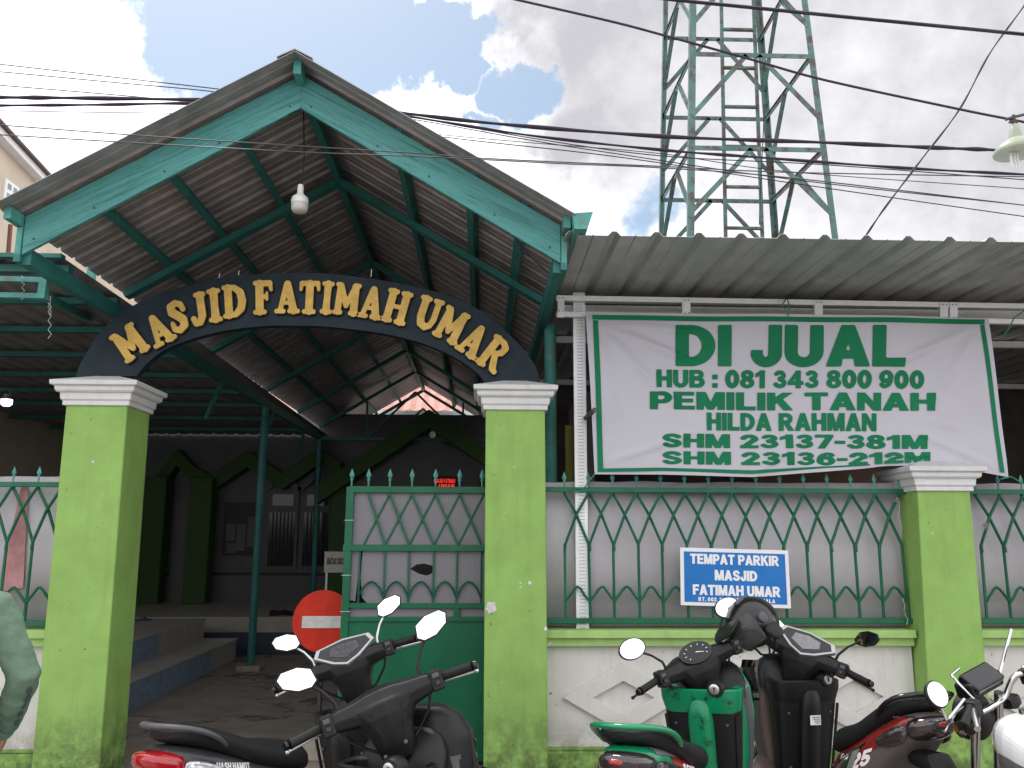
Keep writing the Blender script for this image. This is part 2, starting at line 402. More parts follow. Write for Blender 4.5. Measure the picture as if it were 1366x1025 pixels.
# flat outlines and text (curve fill -> mesh)
def curve_mesh(polys, smooth_n=0):
    cu = bpy.data.curves.new('tmp', 'CURVE'); cu.dimensions = '2D'; cu.fill_mode = 'FRONT'
    for pl in polys:
        sp = cu.splines.new('POLY'); sp.points.add(len(pl) - 1); sp.use_cyclic_u = True
        for i, p in enumerate(pl): sp.points[i].co = (p[0], p[1], 0, 1)
    o = bpy.data.objects.new('tmp', cu); COL.objects.link(o)
    bpy.context.view_layer.update()
    me = bpy.data.meshes.new_from_object(o.evaluated_get(bpy.context.evaluated_depsgraph_get()))
    bpy.data.objects.remove(o); bpy.data.curves.remove(cu); return me
def text_mesh(txt, offset=0., spacing=1., shear=0.):
    cu = bpy.data.curves.new('tmp', 'FONT'); cu.body = txt; cu.fill_mode = 'FRONT'; cu.offset = offset; cu.space_character = spacing; cu.resolution_u = 6; cu.shear = shear
    o = bpy.data.objects.new('tmp', cu); COL.objects.link(o)
    bpy.context.view_layer.update()
    me = bpy.data.meshes.new_from_object(o.evaluated_get(bpy.context.evaluated_depsgraph_get()))
    bpy.data.objects.remove(o); bpy.data.curves.remove(cu)
    xs = [v.co.x for v in me.vertices]; ys = [v.co.y for v in me.vertices]
    x0, x1, y0, y1 = min(xs), max(xs), min(ys), max(ys)
    for v in me.vertices: v.co = ((v.co.x - x0) / (x1 - x0), (v.co.y - y0) / (y1 - y0), 0)
    return me
def map_mesh(me, fn, step=None, clip=None):
    bm = bmesh.new(); bm.from_mesh(me)
    bmesh.ops.remove_doubles(bm, verts=bm.verts, dist=1e-5)
    if step:
        for ax, st in ((0, step[0]), (1, step[1])):
            k = st
            while k < 1:
                n = Vector((1, 0, 0)) if ax == 0 else Vector((0, 1, 0))
                bmesh.ops.bisect_plane(bm, geom=bm.verts[:] + bm.edges[:] + bm.faces[:], plane_co=n * k, plane_no=n); k += st
    if clip: bmesh.ops.bisect_plane(bm, geom=bm.verts[:] + bm.edges[:] + bm.faces[:], plane_co=clip[0], plane_no=clip[1], clear_outer=True)
    for v in bm.verts: v.co = fn(v.co.x, v.co.y)
    out = MB(); out.bm = bm; return out
def extrude_mesh(me, f0, f1):
    """flat fill mesh -> solid between f0(x,y) (front) and f1(x,y) (back)"""
    bm = bmesh.new(); bm.from_mesh(me); bmesh.ops.remove_doubles(bm, verts=bm.verts, dist=1e-6)
    be = [e for e in bm.edges if len(e.link_faces) == 1]
    bv = {v: bm.verts.new(f1(v.co.x, v.co.y)) for v in list(bm.verts)}
    for f in list(bm.faces): bm.faces.new([bv[v] for v in reversed(f.verts)])
    for e in be: a, b = e.verts; bm.faces.new([a, b, bv[b], bv[a]])
    for v in bv: v.co = f0(v.co.x, v.co.y)
    out = MB(); out.bm = bm; return out

# sans-serif bold capitals and digits drawn from simple shapes, contoured on a grid
def _arc(cx, cy, rx, ry, a0, a1, r, n=7):
    P_ = [(cx + rx * math.cos(R(a0 + (a1 - a0) * i / n)), cy + ry * math.sin(R(a0 + (a1 - a0) * i / n))) for i in range(n + 1)]
    return [('c', a[0], a[1], b[0], b[1], r) for a, b in zip(P_, P_[1:])]
FG = {
 'I': (.22, [('r', 0, 0, .22, 1)]), 'L': (.62, [('r', 0, 0, .22, 1), ('r', 0, 0, .62, .17)]), 'H': (.76, [('r', 0, 0, .22, 1), ('r', .54, 0, .76, 1), ('r', .1, .42, .66, .6)]),
 'E': (.66, [('r', 0, 0, .22, 1), ('r', 0, 0, .66, .17), ('r', 0, .83, .64, 1), ('r', 0, .42, .6, .59)]), 'F': (.62, [('r', 0, 0, .22, 1), ('r', 0, .83, .62, 1), ('r', 0, .42, .56, .59)]),
 'T': (.72, [('r', 0, .83, .72, 1), ('r', .25, 0, .47, 1)]),
 'D': (.76, [('e', .28, .5, .48, .5), ('-r', -1, -1, 0, 2), ('-e', .28, .5, .26, .33), ('-r', .21, .17, .3, .83), ('r', 0, 0, .22, 1)]),
 'U': (.74, [('e', .37, .37, .37, .38), ('r', 0, .37, .74, 1), ('-e', .37, .37, .155, .2), ('-r', .215, .37, .525, 1.5)]),
 'J': (.58, [('e', .29, .31, .29, .32), ('-e', .28, .33, .09, .17), ('-r', -1, .36, .37, 2), ('r', .36, .31, .58, 1)]),
 'A': (.82, [('p', (0, 0), (.82, 0), (.52, 1), (.30, 1)), ('-p', (.235, -.1), (.585, -.1), (.545, .2), (.275, .2)), ('-p', (.325, .36), (.495, .36), (.41, .68))]),
 'M': (.92, [('r', 0, 0, .2, 1), ('r', .72, 0, .92, 1), ('p', (0, 1), (.37, 0), (.55, 0), (.27, 1)), ('p', (.92, 1), (.65, 1), (.37, 0), (.55, 0))]),
 'N': (.76, [('r', 0, 0, .2, 1), ('r', .56, 0, .76, 1), ('p', (0, 1), (.54, 0), (.76, 0), (.22, 1))]),
 'K': (.80, [('r', 0, 0, .22, 1), ('p', (.2, .33), (.78, 1), (.5, 1), (.2, .64)), ('p', (.3, .52), (.54, 0), (.80, 0), (.45, .68))]),
 'P': (.70, [('e', .40, .68, .30, .32), ('r', .1, .36, .4, 1), ('-e', .4, .68, .1, .15), ('-r', .2, .53, .4, .83), ('r', 0, 0, .22, 1)]),
 'R': (.78, [('e', .42, .70, .30, .30), ('r', .1, .4, .42, 1), ('-e', .42, .70, .1, .13), ('-r', .2, .57, .42, .83), ('r', 0, 0, .22, 1), ('p', (.26, .45), (.52, 0), (.78, 0), (.50, .45))]),
 'B': (.74, [('e', .42, .735, .27, .265), ('r', 0, .47, .42, 1), ('e', .44, .29, .30, .29), ('r', 0, 0, .44, .58), ('-r', .21, .62, .42, .84), ('-e', .42, .73, .07, .11), ('-r', .21, .16, .44, .43), ('-e', .44, .295, .09, .135)]),
 'V': (.8, [('p', (0, 1), (.3, 0), (.46, 0), (.22, 1)), ('p', (.58, 1), (.34, 0), (.5, 0), (.8, 1))]),
 'W': (1.1, [('p', (0, 1), (.2, 0), (.38, 0), (.22, 1)), ('p', (.2, 0), (.38, 0), (.64, 1), (.46, 1)), ('p', (.46, 1), (.64, 1), (.9, 0), (.72, 0)), ('p', (.72, 0), (.9, 0), (1.1, 1), (.88, 1))]),
 '0': (.68, [('e', .34, .5, .34, .51), ('-e', .34, .5, .125, .33)]), 'O': (.84, [('e', .42, .5, .42, .51), ('-e', .42, .5, .19, .32)]),
 '8': (.68, [('e', .34, .74, .30, .27), ('e', .34, .28, .34, .29), ('-e', .34, .745, .10, .11), ('-e', .34, .275, .13, .13)]),
 '1': (.46, [('r', .22, 0, .44, 1), ('p', (0, .64), (.3, .80), (.3, 1), (.2, .94), (0, .83))]), '4': (.74, [('r', .40, 0, .61, 1), ('r', 0, .2, .74, .37), ('c', .07, .30, .47, .93, .075)]),
 '7': (.66, [('r', 0, .83, .66, 1), ('p', (.44, .86), (.12, 0), (.35, 0), (.66, .86))]),
 '9': (.68, [('e', .34, .66, .34, .35), ('-e', .34, .67, .125, .17)] + _arc(.24, .52, .335, .42, 10, -90, .09) + _arc(.24, .28, .14, .18, -90, -160, .085, 3)),
 '6': (.68, [('e', .34, .34, .34, .35), ('-e', .34, .33, .125, .17)] + _arc(.44, .48, .335, .42, 190, 90, .09) + _arc(.44, .72, .14, .18, 90, 20, .085, 3)),
 '2': (.66, [('r', 0, 0, .66, .17), ('c', .56, .66, .13, .10, .10), ('c', .5, .55, .12, .10, .09)] + _arc(.33, .68, .225, .22, -20, 165, .10)),
 '3': (.66, _arc(.33, .73, .20, .18, 150, -90, .09) + _arc(.33, .29, .235, .2, 90, -155, .09)),
 '5': (.66, [('r', .08, .83, .60, 1), ('p', (.05, .45), (.22, .45), (.26, 1), (.12, 1))] + _arc(.33, .33, .235, .24, 130, -155, .09)),
 'S': (.72, _arc(.36, .72, .245, .19, 20, 250, .095, 9) + _arc(.36, .28, .26, .19, 70, -160, .095, 9) + [('c', .28, .54, .45, .46, .095)]),
 'C': (.76, _arc(.40, .5, .29, .41, 40, 320, .10, 14)),
 '-': (.36, [('r', 0, .36, .36, .54)]), '.': (.2, [('r', 0, 0, .2, .19)]), ',': (.2, [('r', 0, 0, .2, .19), ('p', (.08, -.14), (.2, 0), (.2, .1), (.05, .0))]), ':': (.22, [('r', 0, 0, .22, .22), ('r', 0, .5, .22, .72)]),
}
_gc = {}
def glyph(ch, st=.028):
    if ch in _gc: return _gc[ch]
    w, ops = FG[ch]
    def prim(o, x, y):
        k = o[0].lstrip('-')
        if k == 'r': return max(abs(x - (o[1] + o[3]) / 2) - (o[3] - o[1]) / 2, abs(y - (o[2] + o[4]) / 2) - (o[4] - o[2]) / 2)
        if k == 'e': return (math.hypot((x - o[1]) / o[3], (y - o[2]) / o[4]) - 1) * min(o[3], o[4])
        if k == 'c':
            dx, dy = o[3] - o[1], o[4] - o[2]; L2 = dx * dx + dy * dy + 1e-9; u = max(0, min(1, ((x - o[1]) * dx + (y - o[2]) * dy) / L2))
            return math.hypot(x - o[1] - u * dx, y - o[2] - u * dy) - o[5]
        pts = o[1:]; cx = sum(p[0] for p in pts) / len(pts); cy = sum(p[1] for p in pts) / len(pts); m = -9
        for a, b in zip(pts, pts[1:] + pts[:1]):
            nx, ny = b[1] - a[1], a[0] - b[0]; L = math.hypot(nx, ny); nx, ny = nx / L, ny / L
            if (cx - a[0]) * nx + (cy - a[1]) * ny > 0: nx, ny = -nx, -ny
            m = max(m, (x - a[0]) * nx + (y - a[1]) * ny)
        return m
    def d(x, y):
        v = 9
        for o in ops:
            q = prim(o, x, y); v = max(v, -q) if o[0][0] == '-' and len(o[0]) > 1 else min(v, q)
        return v
    _gc[ch] = (march(lambda x, y: d(x, y) - .03, -.06, -.2, w + .06, 1.08, st), w); return _gc[ch]
def march(d, ox, oy, x1, y1, st):
    nx, ny = int((x1 - ox) / st) + 1, int((y1 - oy) / st) + 1
    D = [[d(ox + i * st, oy + j * st) for j in range(ny + 1)] for i in range(nx + 1)]
    vm = {}; bm = bmesh.new()
    def vert(key, x, y):
        if key not in vm: vm[key] = bm.verts.new((x, y, 0))
        return vm[key]
    for i in range(nx):
        for j in range(ny):
            c = [(i, j), (i + 1, j), (i + 1, j + 1), (i, j + 1)]; vs = []
            for k in range(4):
                a, b = c[k], c[(k + 1) % 4]; da, db = D[a[0]][a[1]], D[b[0]][b[1]]
                if da < 0: vs.append(vert(a, ox + a[0] * st, oy + a[1] * st))
                if (da < 0) != (db < 0):
                    u = min(.97, max(.03, da / (da - db))); key = tuple(sorted((a, b)))
                    if key[0] != a: u = 1 - u
                    (ax, ay), (bx, by) = key
                    vs.append(vert(key, ox + (ax + (bx - ax) * u) * st, oy + (ay + (by - ay) * u) * st))
            if len(vs) >= 3:
                try: bm.faces.new(vs)
                except ValueError: pass
    me = bpy.data.meshes.new('tmp'); bm.to_mesh(me); bm.free(); return me
def write(txt, fn, m, parent, gap=.13, st=None, shear=0.):
    """each character a part; fn maps (u, v) of the whole line's unit box to the surface"""
    pos, x = [], 0.
    for ch in txt:
        if ch == ' ': x += .34; continue
        me, w = glyph(ch); pos.append((me, x)); x += w + gap
    W_ = x - gap
    for me, x0 in pos:
        map_mesh(me, lambda a, b: Vector(fn((x0 + a + b * shear) / W_, b))).build('letter', m, parent)
# ================================================================== ground
gb = MB(); gb.box(-150, 150, -60, 150, -.3, 0); struct(gb.build('ground', GROUND))
sb = MB()
vs = [sb.v(p) for p in ((-150, -60, .004), (150, -60, .004), (150, 1.2, .004), (-150, 1.2, .004))]; sb.f(vs); struct(sb.build('road', ASPH))

YF, YB = 5.85, 6.25                     # front and back of the gate pillars
def capital(t, x0, x1, z, y0=YF, y1=YB, zt=.20):
    m = MB()
    prof = [(0.0, -.004), (.018, 0), (.018, .028), (.030, .040), (.034, .085), (.050, .088), (.060, .10), (.062, .125), (.085, .135), (.088, .165)]
    rings = [[(x0 - o, y0 - o, z + h), (x1 + o, y0 - o, z + h), (x1 + o, y1 + o, z + h), (x0 - o, y1 + o, z + h)] for o, h in prof]
    k = .30
    rings.append([(x0 + (x1 - x0) * k, y0 + (y1 - y0) * k, z + zt + .03), (x1 - (x1 - x0) * k, y0 + (y1 - y0) * k, z + zt + .03),
                  (x1 - (x1 - x0) * k, y1 - (y1 - y0) * k, z + zt + .03), (x0 + (x1 - x0) * k, y1 - (y1 - y0) * k, z + zt + .03)])
    m.ring_skin(rings); return m.build('capital', CAPW, t, bevel=.003)
def pillar(tl, tr, bl, br, label, y1=YB):
    a, b, c, d = at(*tl, YF), at(*tr, YF), at(*bl, YF), at(*br, YF)
    def xz(p, q, z): k = (z - p.z) / (q.z - p.z); return p.x + (q.x - p.x) * k
    z = (a.z + b.z) / 2; L0, L1, R0, R1 = xz(a, c, 0), a.x, xz(b, d, 0), b.x
    t = thing('gate_pillar', label, 'pillar', ((L0 + R0) / 2, YF, 0), 'lime green pillars of the frontage')
    m = MB(); rings = []
    for i in range(9):
        k = i / 8; x0 = L0 + (L1 - L0) * k; x1 = R0 + (R1 - R0) * k
        rings.append([(x0, YF, z * k), (x1, YF, z * k), (x1, y1, z * k), (x0, y1, z * k)])
    m.ring_skin(rings); m.build('shaft', LIME, t, bevel=.008)
    capital(t, L1, R1, z, YF, y1)
    return t, z, (L1, R1), (L0, R0)
P1 = pillar((88, 541), (170, 541), (43, 1010), (133, 1020), 'lime green gate pillar left of the open driveway, scuffed and mossy at its foot')
P2 = pillar((648, 547), (727, 547), (645, 1010), (731, 1010), 'lime green gate pillar between the green gate leaf and the fence, with a white paint chip', 6.22)
P3 = pillar((1224, 655), (1294, 655), (1243, 1010), (1326, 1010), 'lime green fence pillar under the right end of the sale banner', 6.2)
# paint chips as shallow flakes of bare plaster
def chips(t, pts):
    for k, (px, py, r) in enumerate(pts):
        m = MB(); n = 13; c = at(px, py, YF - .0035); pl = []
        for i in range(n):
            a = 2 * math.pi * i / n; rr = r * (.7 + .6 * random.random())
            pl.append((c.x + rr * math.cos(a), c.z + rr * math.sin(a) * 1.05))
        m.prism(pl, lambda x, z: (x, YF - .003, z), lambda x, z: (x, YF + .004, z)); m.build('bare_patch', SIGNW if k == 0 else CAPW, t)
chips(P2[0], [(655, 811, .042), (707, 778, .012), (694, 778, .006), (728, 839, .012)])
chips(P1[0], [(124, 616, .010)])

# ================================================================== low walls
ZC = lambda py: at(980, py, 5.98).z
zc_t, zc_m, zc_b, zp_b = at(980, 841, 5.93).z, at(980, 852, 5.93).z, at(980, 863, 5.95).z, at(980, 1000, 6.0).z
def low_wall(x0, x1, label, diamonds):
    t = thing('low_wall', label, 'wall', ((x0 + x1) / 2, 6.0, 0), 'low white panelled walls below the fence')
    m = MB(); m.box(x0, x1, 6.02, 6.16, zp_b - .01, zc_b + .004); m.build('wall_panel', WHITE, t)
    m = MB(); m.box(x0, x1, 5.975, 6.17, 0, zp_b - .004); m.box(x0, x1, 5.992, 6.168, zp_b - .0035, zp_b + .018); m.build('plinth', LIME, t, bevel=.006)
    m = MB(); m.box(x0, x1, 5.93, 6.20, zc_m, zc_t); m.build('coping', LIMEP, t, bevel=.006)
    m = MB(); m.box(x0, x1, 5.965, 6.18, zc_b, zc_m - .0005); m.build('coping_moulding', LIMEP, t, bevel=.006)
    for px, py in diamonds:
        c = at(px, py, 6.02); k = 6.02 / F * 1.02
        me = curve_mesh([[(-75.5 * k, 0), (0, -42 * k), (75.5 * k, 0), (0, 42 * k)], [(-38 * k, 0), (0, -20 * k), (38 * k, 0), (0, 20 * k)]])
        o = extrude_mesh(me, lambda x, y: (c.x + x, 5.986, c.z + y), lambda x, y: (c.x + x, 6.024, c.z + y))
        o.build('diamond_moulding', WHITE, t, bevel=.003)
low_wall(P2[3][1] - .01, P3[3][0] + .01, 'low white wall with raised diamonds behind the parked motorbikes', [(831, 930), (984, 930), (1137, 929)])
low_wall(P3[3][1] - .01, 6.6, 'short low white wall at the right edge beyond the last pillar', [(1396, 931)])
low_wall(-6.5, P1[3][0] + .01, 'low white wall at the left edge behind the person in green', [(-62, 931)])

# ================================================================== fences
def fence(x0, x1, zt, zb, label, pitch, first, group='green wrought iron fence panels', y=6.03, sheet=True):
    t = thing('iron_fence', label, 'fence', ((x0 + x1) / 2, y, zb), group)
    m = MB(); m.box(x0, x1, y - .02, y + .02, zt - .035, zt); m.build('top_rail', GREEN, t, bevel=.003)
    m = MB(); m.box(x0, x1, y - .02, y + .02, zb, zb + .035); m.build('bottom_rail', GREEN, t, bevel=.003)
    m = MB(); m.beam((x1 - .012, y + .02, zb - .07), (x1 - .012, y + .02, zb + .09), .02, .02); m.beam((x0 + .012, y + .02, zb - .05), (x0 + .012, y + .02, zb + .03), .02, .02); m.build('fixing_lug', GREEN, t)
    H = zt - zb; zx = zt - .035; zv = zb + H * .575; zj = zb + H * .155; za = zb + H * .265
    xs = []; x = first
    while x < x1 - .02: xs.append(x); x += pitch
    for i, x in enumerate(xs):
        def bar(pts, r=.0105): 
            q = MB(); q.tube([(a + random.uniform(-.004, .004), y + dy, b) for a, dy, b in pts], r, 6); q.build('fence_bar', GREEN, t, smooth=60)
        up = []
        if i > 0: bar([(xs[i - 1], .012, zx), (x - pitch * .5, .012, (zx + zv) / 2 + .03), (x, .004, zv), (x, 0, zb + .03)])
        else: bar([(x, .0, zv), (x, 0, zb + .03)])
        if i < len(xs) - 1: bar([(xs[i + 1], -.01, zx), (x + pitch * .5, -.01, (zx + zv) / 2 + .03), (x + .003, -.004, zv), (x + .003, -.004, zv - .05)])
        q = MB(); q.tube([(x, y, zt - .01), (x, y, zt + .05)], .006, 6)
        z = zt + .035; q.ring_skin([[(x + r * a, y + r * .5 * b, z + h) for a, b in ((1, 0), (0, 1), (-1, 0), (0, -1))] for h, r in ((0, .006), (.006, .012), (.012, .006), (.03, .017), (.075, .001))])
        q.build('spike', TEALD, t)
        if i < len(xs) - 1:
            pts = [(x, -.006, zj), (x + pitch * .2, -.006, zj + (za - zj) * .44), (x + pitch * .37, -.006, zj + (za - zj) * .84), (x + pitch * .44, -.006, za - .006), (x + pitch * .5, -.006, za), (x + pitch * .56, -.006, za - .006), (x + pitch * .63, -.006, zj + (za - zj) * .84), (x + pitch * .8, -.006, zj + (za - zj) * .44), (x + pitch, -.006, zj)]
            bar(pts, .0095)
    if sheet:
        m = MB(); n = 60; y1 = y + .085
        for sgn in (0,):
            rr = []
            for i in range(n + 1):
                xx = x0 + (x1 - x0) * i / n; e = .015 * mnoise.noise(Vector((xx * 3, 0, 0)))
                a = m.v((xx, y1 + .012 * mnoise.noise(Vector((xx * 2, 1, 0))), zb - .03)); b = m.v((xx, y1 + .012 * mnoise.noise(Vector((xx * 2, 5, 0))), zt + .045 + e)); rr.append((a, b))
            for (a, b), (c, d) in zip(rr, rr[1:]): m.f([a, c, d, b])
        o = m.build('plastic_sheet', POLYF, t, smooth=60); so = o.modifiers.new('so', 'SOLIDIFY'); so.thickness = .004
    return t, xs
zt2, zb2 = at(960, 651, 6.01).z, at(960, 832, 6.01).z
pt = at(753.5, 740, 6.03).x; pt2 = at(786, 740, 6.03).x
PITCH_F = (at(1205, 740, 6.03).x - at(753.5, 740, 6.03).x) / 14.0
FN, FX = fence(P2[2][1] - .01, at(1223, 740, 6.03).x, zt2, zb2, 'long green iron fence carrying the blue parking sign, backed by grey plastic', PITCH_F, pt)
fence(P3[2][1] + .0, 6.6, zt2, zb2, 'short green iron fence at the right edge with white string knotted on it', PITCH_F, at(1309, 740, 6.03).x)
zl_t, zl_b = at(40, 643, 6.01).z, at(40, 836, 6.01).z
fence(-6.5, P1[2][0] + .01, zl_t, zl_b, 'green iron fence at the left edge behind the person', PITCH_F, at(41, 740, 6.03).x - 20 * PITCH_F)
# red banner hung behind the left fence
m = MB(); a = at(10, 650, 6.1); b = at(46, 650, 6.1); m.prism([(a.x + .02, zl_b + .22), (b.x, zl_b + .25), (a.x + .15, zl_t - .03), (a.x + .10, zl_t - .03)], lambda x, z: (x, 6.090, z), lambda x, z: (x, 6.094, z))
tag(m.build('red_cloth', mat('faded_red_cloth', (.40, .20, .20), .6, var=.3, vscale=5)), 'faded red cloth strip hung against the left fence sheet', 'cloth')

# ================================================================== gate leaf
GY = 6.30
t = thing('gate_leaf', 'closed green metal gate leaf with spikes, torn plastic panes and solid lower plate', 'gate', (at(550, 900, GY).x, GY, .03))
gx0, gx1 = at(458, 820, GY).x, at(660, 820, GY).x
gz = lambda py: at(555, py, GY).z
gl0, gl1 = at(463, 650, GY).x, at(449, 960, GY).x
zt, zb = gz(650), .05
def gfr(name, x0, x1, z0, z1, d=.02, mm=GATEG): q = MB(); q.box(x0, x1, GY - d, GY + d, z0, z1); return q.build(name, mm, t, bevel=.003)
q = MB(); q.ring_skin([[(gl0 + dx, GY - .023, zt), (gl0 + .055 + dx, GY - .023, zt), (gl0 + .055 + dx, GY + .023, zt), (gl0 + dx, GY + .023, zt)] if z else [(gl1, GY - .023, zb), (gl1 + .055, GY - .023, zb), (gl1 + .055, GY + .023, zb), (gl1, GY + .023, zb)] for z, dx in ((0, 0), (1, 0))]); q.build('frame_post', GATEG, t, bevel=.003)
gfr('frame_post', gx1, gx1 + .05, zb, zt)
gfr('frame_rail', gl0 + .02, gx1, gz(658), gz(650) + .004, .021)
gfr('frame_rail', gl0 - .01, gx1, gz(735.5), gz(727), .027)
gfr('frame_rail', gl0 + .03, gx1, gz(811.5), gz(804.5), .021)
gfr('frame_rail', gl0 - .005, gx1, gz(829), gz(823), .024)
gfr('frame_rail', gl1 + .05, gx1, zb, zb + .05, .021)
gfr('frame_rail', at(605, 817, GY).x, at(613, 817, GY).x, gz(823), gz(811.5), .019)
gfr('lower_plate', gl1 + .05, gx1, zb + .02, gz(828), .006)
gp = (at(643, 700, GY).x - at(469, 700, GY).x) / 5.75
tops = [at(x, 650, GY).x for x in (469, 491.5, 520, 549.5, 581, 613, 643)]
for x in tops:
    q = MB(); z = zt; q.tube([(x, GY, z - .01), (x, GY, z + .06)], .0065, 6)
    z += .045; q.ring_skin([[(x + r * a, GY + r * .5 * b, z + h) for a, b in ((1, 0), (0, 1), (-1, 0), (0, -1))] for h, r in ((0, .006), (.008, .014), (.016, .006), (.04, .019), (.09, .001))])
    q.build('spike', TEALD, t)
tx = [at(x, 660, GY).x for x in (491.5, 520, 549.5, 581, 613, 645)]; bx_ = [at(x, 725, GY).x for x in (485, 514, 546, 579, 611, 642)]
for i in range(6):
    if i < 5:
        q = MB(); q.tube([(tx[i], GY - .008, gz(659)), (bx_[i + 1], GY - .008, gz(727))], .009, 6); q.build('gate_bar', GATEG, t, smooth=60)
    q = MB(); q.tube([(tx[i], GY + .01, gz(659)), (bx_[i - 1] if i else bx_[0] - .17, GY + .01, gz(727))], .009, 6)
    if i: q.build('gate_bar', GATEG, t, smooth=60)
vx = [at(x, 770, GY).x for x in (479, 512.5, 545, 578, 609, 641.5)]
for i in range(6):
    q = MB(); q.tube([(vx[i], GY, gz(735)), (vx[i], GY, gz(805))], .008, 6); q.build('gate_bar', GATEG, t, smooth=60)
    if i < 5:
        a, b = vx[i], vx[i + 1]; w = b - a; zj, za = gz(797), gz(776)
        q = MB(); q.tube([(a, GY - .01, zj), (a + w * .18, GY - .01, zj + (za - zj) * .62), (a + w * .36, GY - .01, za - .01), (a + w * .5, GY - .01, za), (a + w * .64, GY - .01, za - .01), (a + w * .82, GY - .01, zj + (za - zj) * .62), (b, GY - .01, zj)], .008, 6); q.build('gate_bar', GATEG, t, smooth=60)
pc = lambda px, py: (lambda p: (p.x, p.z))(at(px, py, GY + .02))
def sheet(polys, nm='plastic_sheet'):
    o = extrude_mesh(curve_mesh(polys), lambda x, y: (x, GY + .012, y), lambda x, y: (x, GY + .016, y)); return o.build(nm, POLY, t)
sheet([[pc(467, 657), pc(655, 657), pc(655, 728), pc(466, 728)]])
sheet([[pc(484, 735), pc(655, 735), pc(655, 805), pc(490, 805), pc(483, 797), pc(481, 770)], [pc(547, 759), pc(556, 753), pc(566, 752), pc(578, 755), pc(580, 760), pc(575, 766), pc(569, 768), pc(560, 766)]])
sheet([[pc(464, 735), pc(480, 735), pc(478, 768), pc(474, 802), pc(463, 800)]])
sheet([[pc(463, 811), pc(655, 811), pc(655, 823), pc(462, 823)]])
for z in (gz(695), gz(768), gz(816)):
    q = MB(); q.box(gl0 - .012, gl0 + .06, GY - .0262, GY - .0235, z, z + .004); q.build('tape', SIGNW, t)

# ================================================================== no-entry sign
NY = 6.62; c = at(431, 829, NY); r = 38.5 * NY / F * 1.01
t = thing('no_entry_sign', 'round red no entry sign on a post in a concrete block behind the gate', 'sign', (c.x, NY, 0))
q = MB(); q.lathe([(r, -.004), (r, .004)], (c.x, NY, c.z), 40, 'Y'); 
for v in q.bm.verts:  # tiny wobble of the plate
    v.co.y += .004 * mnoise.noise(Vector((v.co.x * 6, 0, v.co.z * 6)))
dz = q.build('disc', RED, t)
q = MB(); q.box(c.x - r * .68, c.x + r * .68, NY - .013, NY - .008, c.z - r * .21, c.z + r * .17); q.build('white_bar', SIGNW, t)
q = MB(); q.tube([(c.x - .005, NY + .02, .05), (c.x - .005, NY + .02, c.z + r * .6)], .019, 8); q.build('post', mat('dark_steel', (.05, .05, .052), .5), t, smooth=60)
bb = at(430, 960, NY)
q = MB(); q.ring_skin([[(c.x + s * w, NY + k * w, z) for s, k in ((-1, -1), (1, -1), (1, 1), (-1, 1))] for w, z in ((.13, 0), (.125, .10), (.115, .16))]); q.build('base_block', CONC, t, bevel=.015)

# ================================================================== arch sign
AY = 5.98
outer = [(101.5, 502), (107, 486), (118, 466), (130, 449), (144.5, 432), (162, 418), (181, 406), (200, 397), (221, 389), (261, 378), (292, 371), (315, 368), (338, 366), (380, 364.5), (420, 364.6), (446, 366), (495, 372), (547.6, 381.5), (600, 395), (640, 414), (670.6, 438), (695, 463), (713.6, 487.6), (722, 514.7)]
inner = [(649, 514.7), (640, 501.4), (621.4, 486), (590.6, 469), (553.7, 455), (507.6, 444.5), (461.5, 438.4), (430, 435.5), (400, 434.7), (375, 434.5), (353.6, 435), (307.5, 440), (261, 450.7), (221, 466), (196.8, 484.5), (181.4, 502)]
def xz(px, py, Y=AY): p = at(px, py, Y); return (p.x, p.z)
def smooth_poly(pts, n=3):
    out = []
    for i in range(len(pts) - 1):
        p0, p1, p2, p3 = pts[max(i - 1, 0)], pts[i], pts[i + 1], pts[min(i + 2, len(pts) - 1)]
        for k in range(n):
            u = k / n; out.append(tuple(.5 * ((2 * p1[j]) + (-p0[j] + p2[j]) * u + (2 * p0[j] - 5 * p1[j] + 4 * p2[j] - p3[j]) * u * u + (-p0[j] + 3 * p1[j] - 3 * p2[j] + p3[j]) * u ** 3) for j in (0, 1)))
    return out + [pts[-1]]
ap = [xz(*p) for p in smooth_poly(outer)] + [xz(*p) for p in smooth_poly(inner)]
arch = thing('arch_sign', 'dark navy arched name board with raised gold letters bridging the gate pillars', 'sign', (at(410, 400, AY).x, AY, at(100, 502, AY).z))
o = extrude_mesh(curve_mesh([ap]), lambda x, y: (x, AY, y), lambda x, y: (x, AY + .07, y)); o.build('board', NAVY, arch)

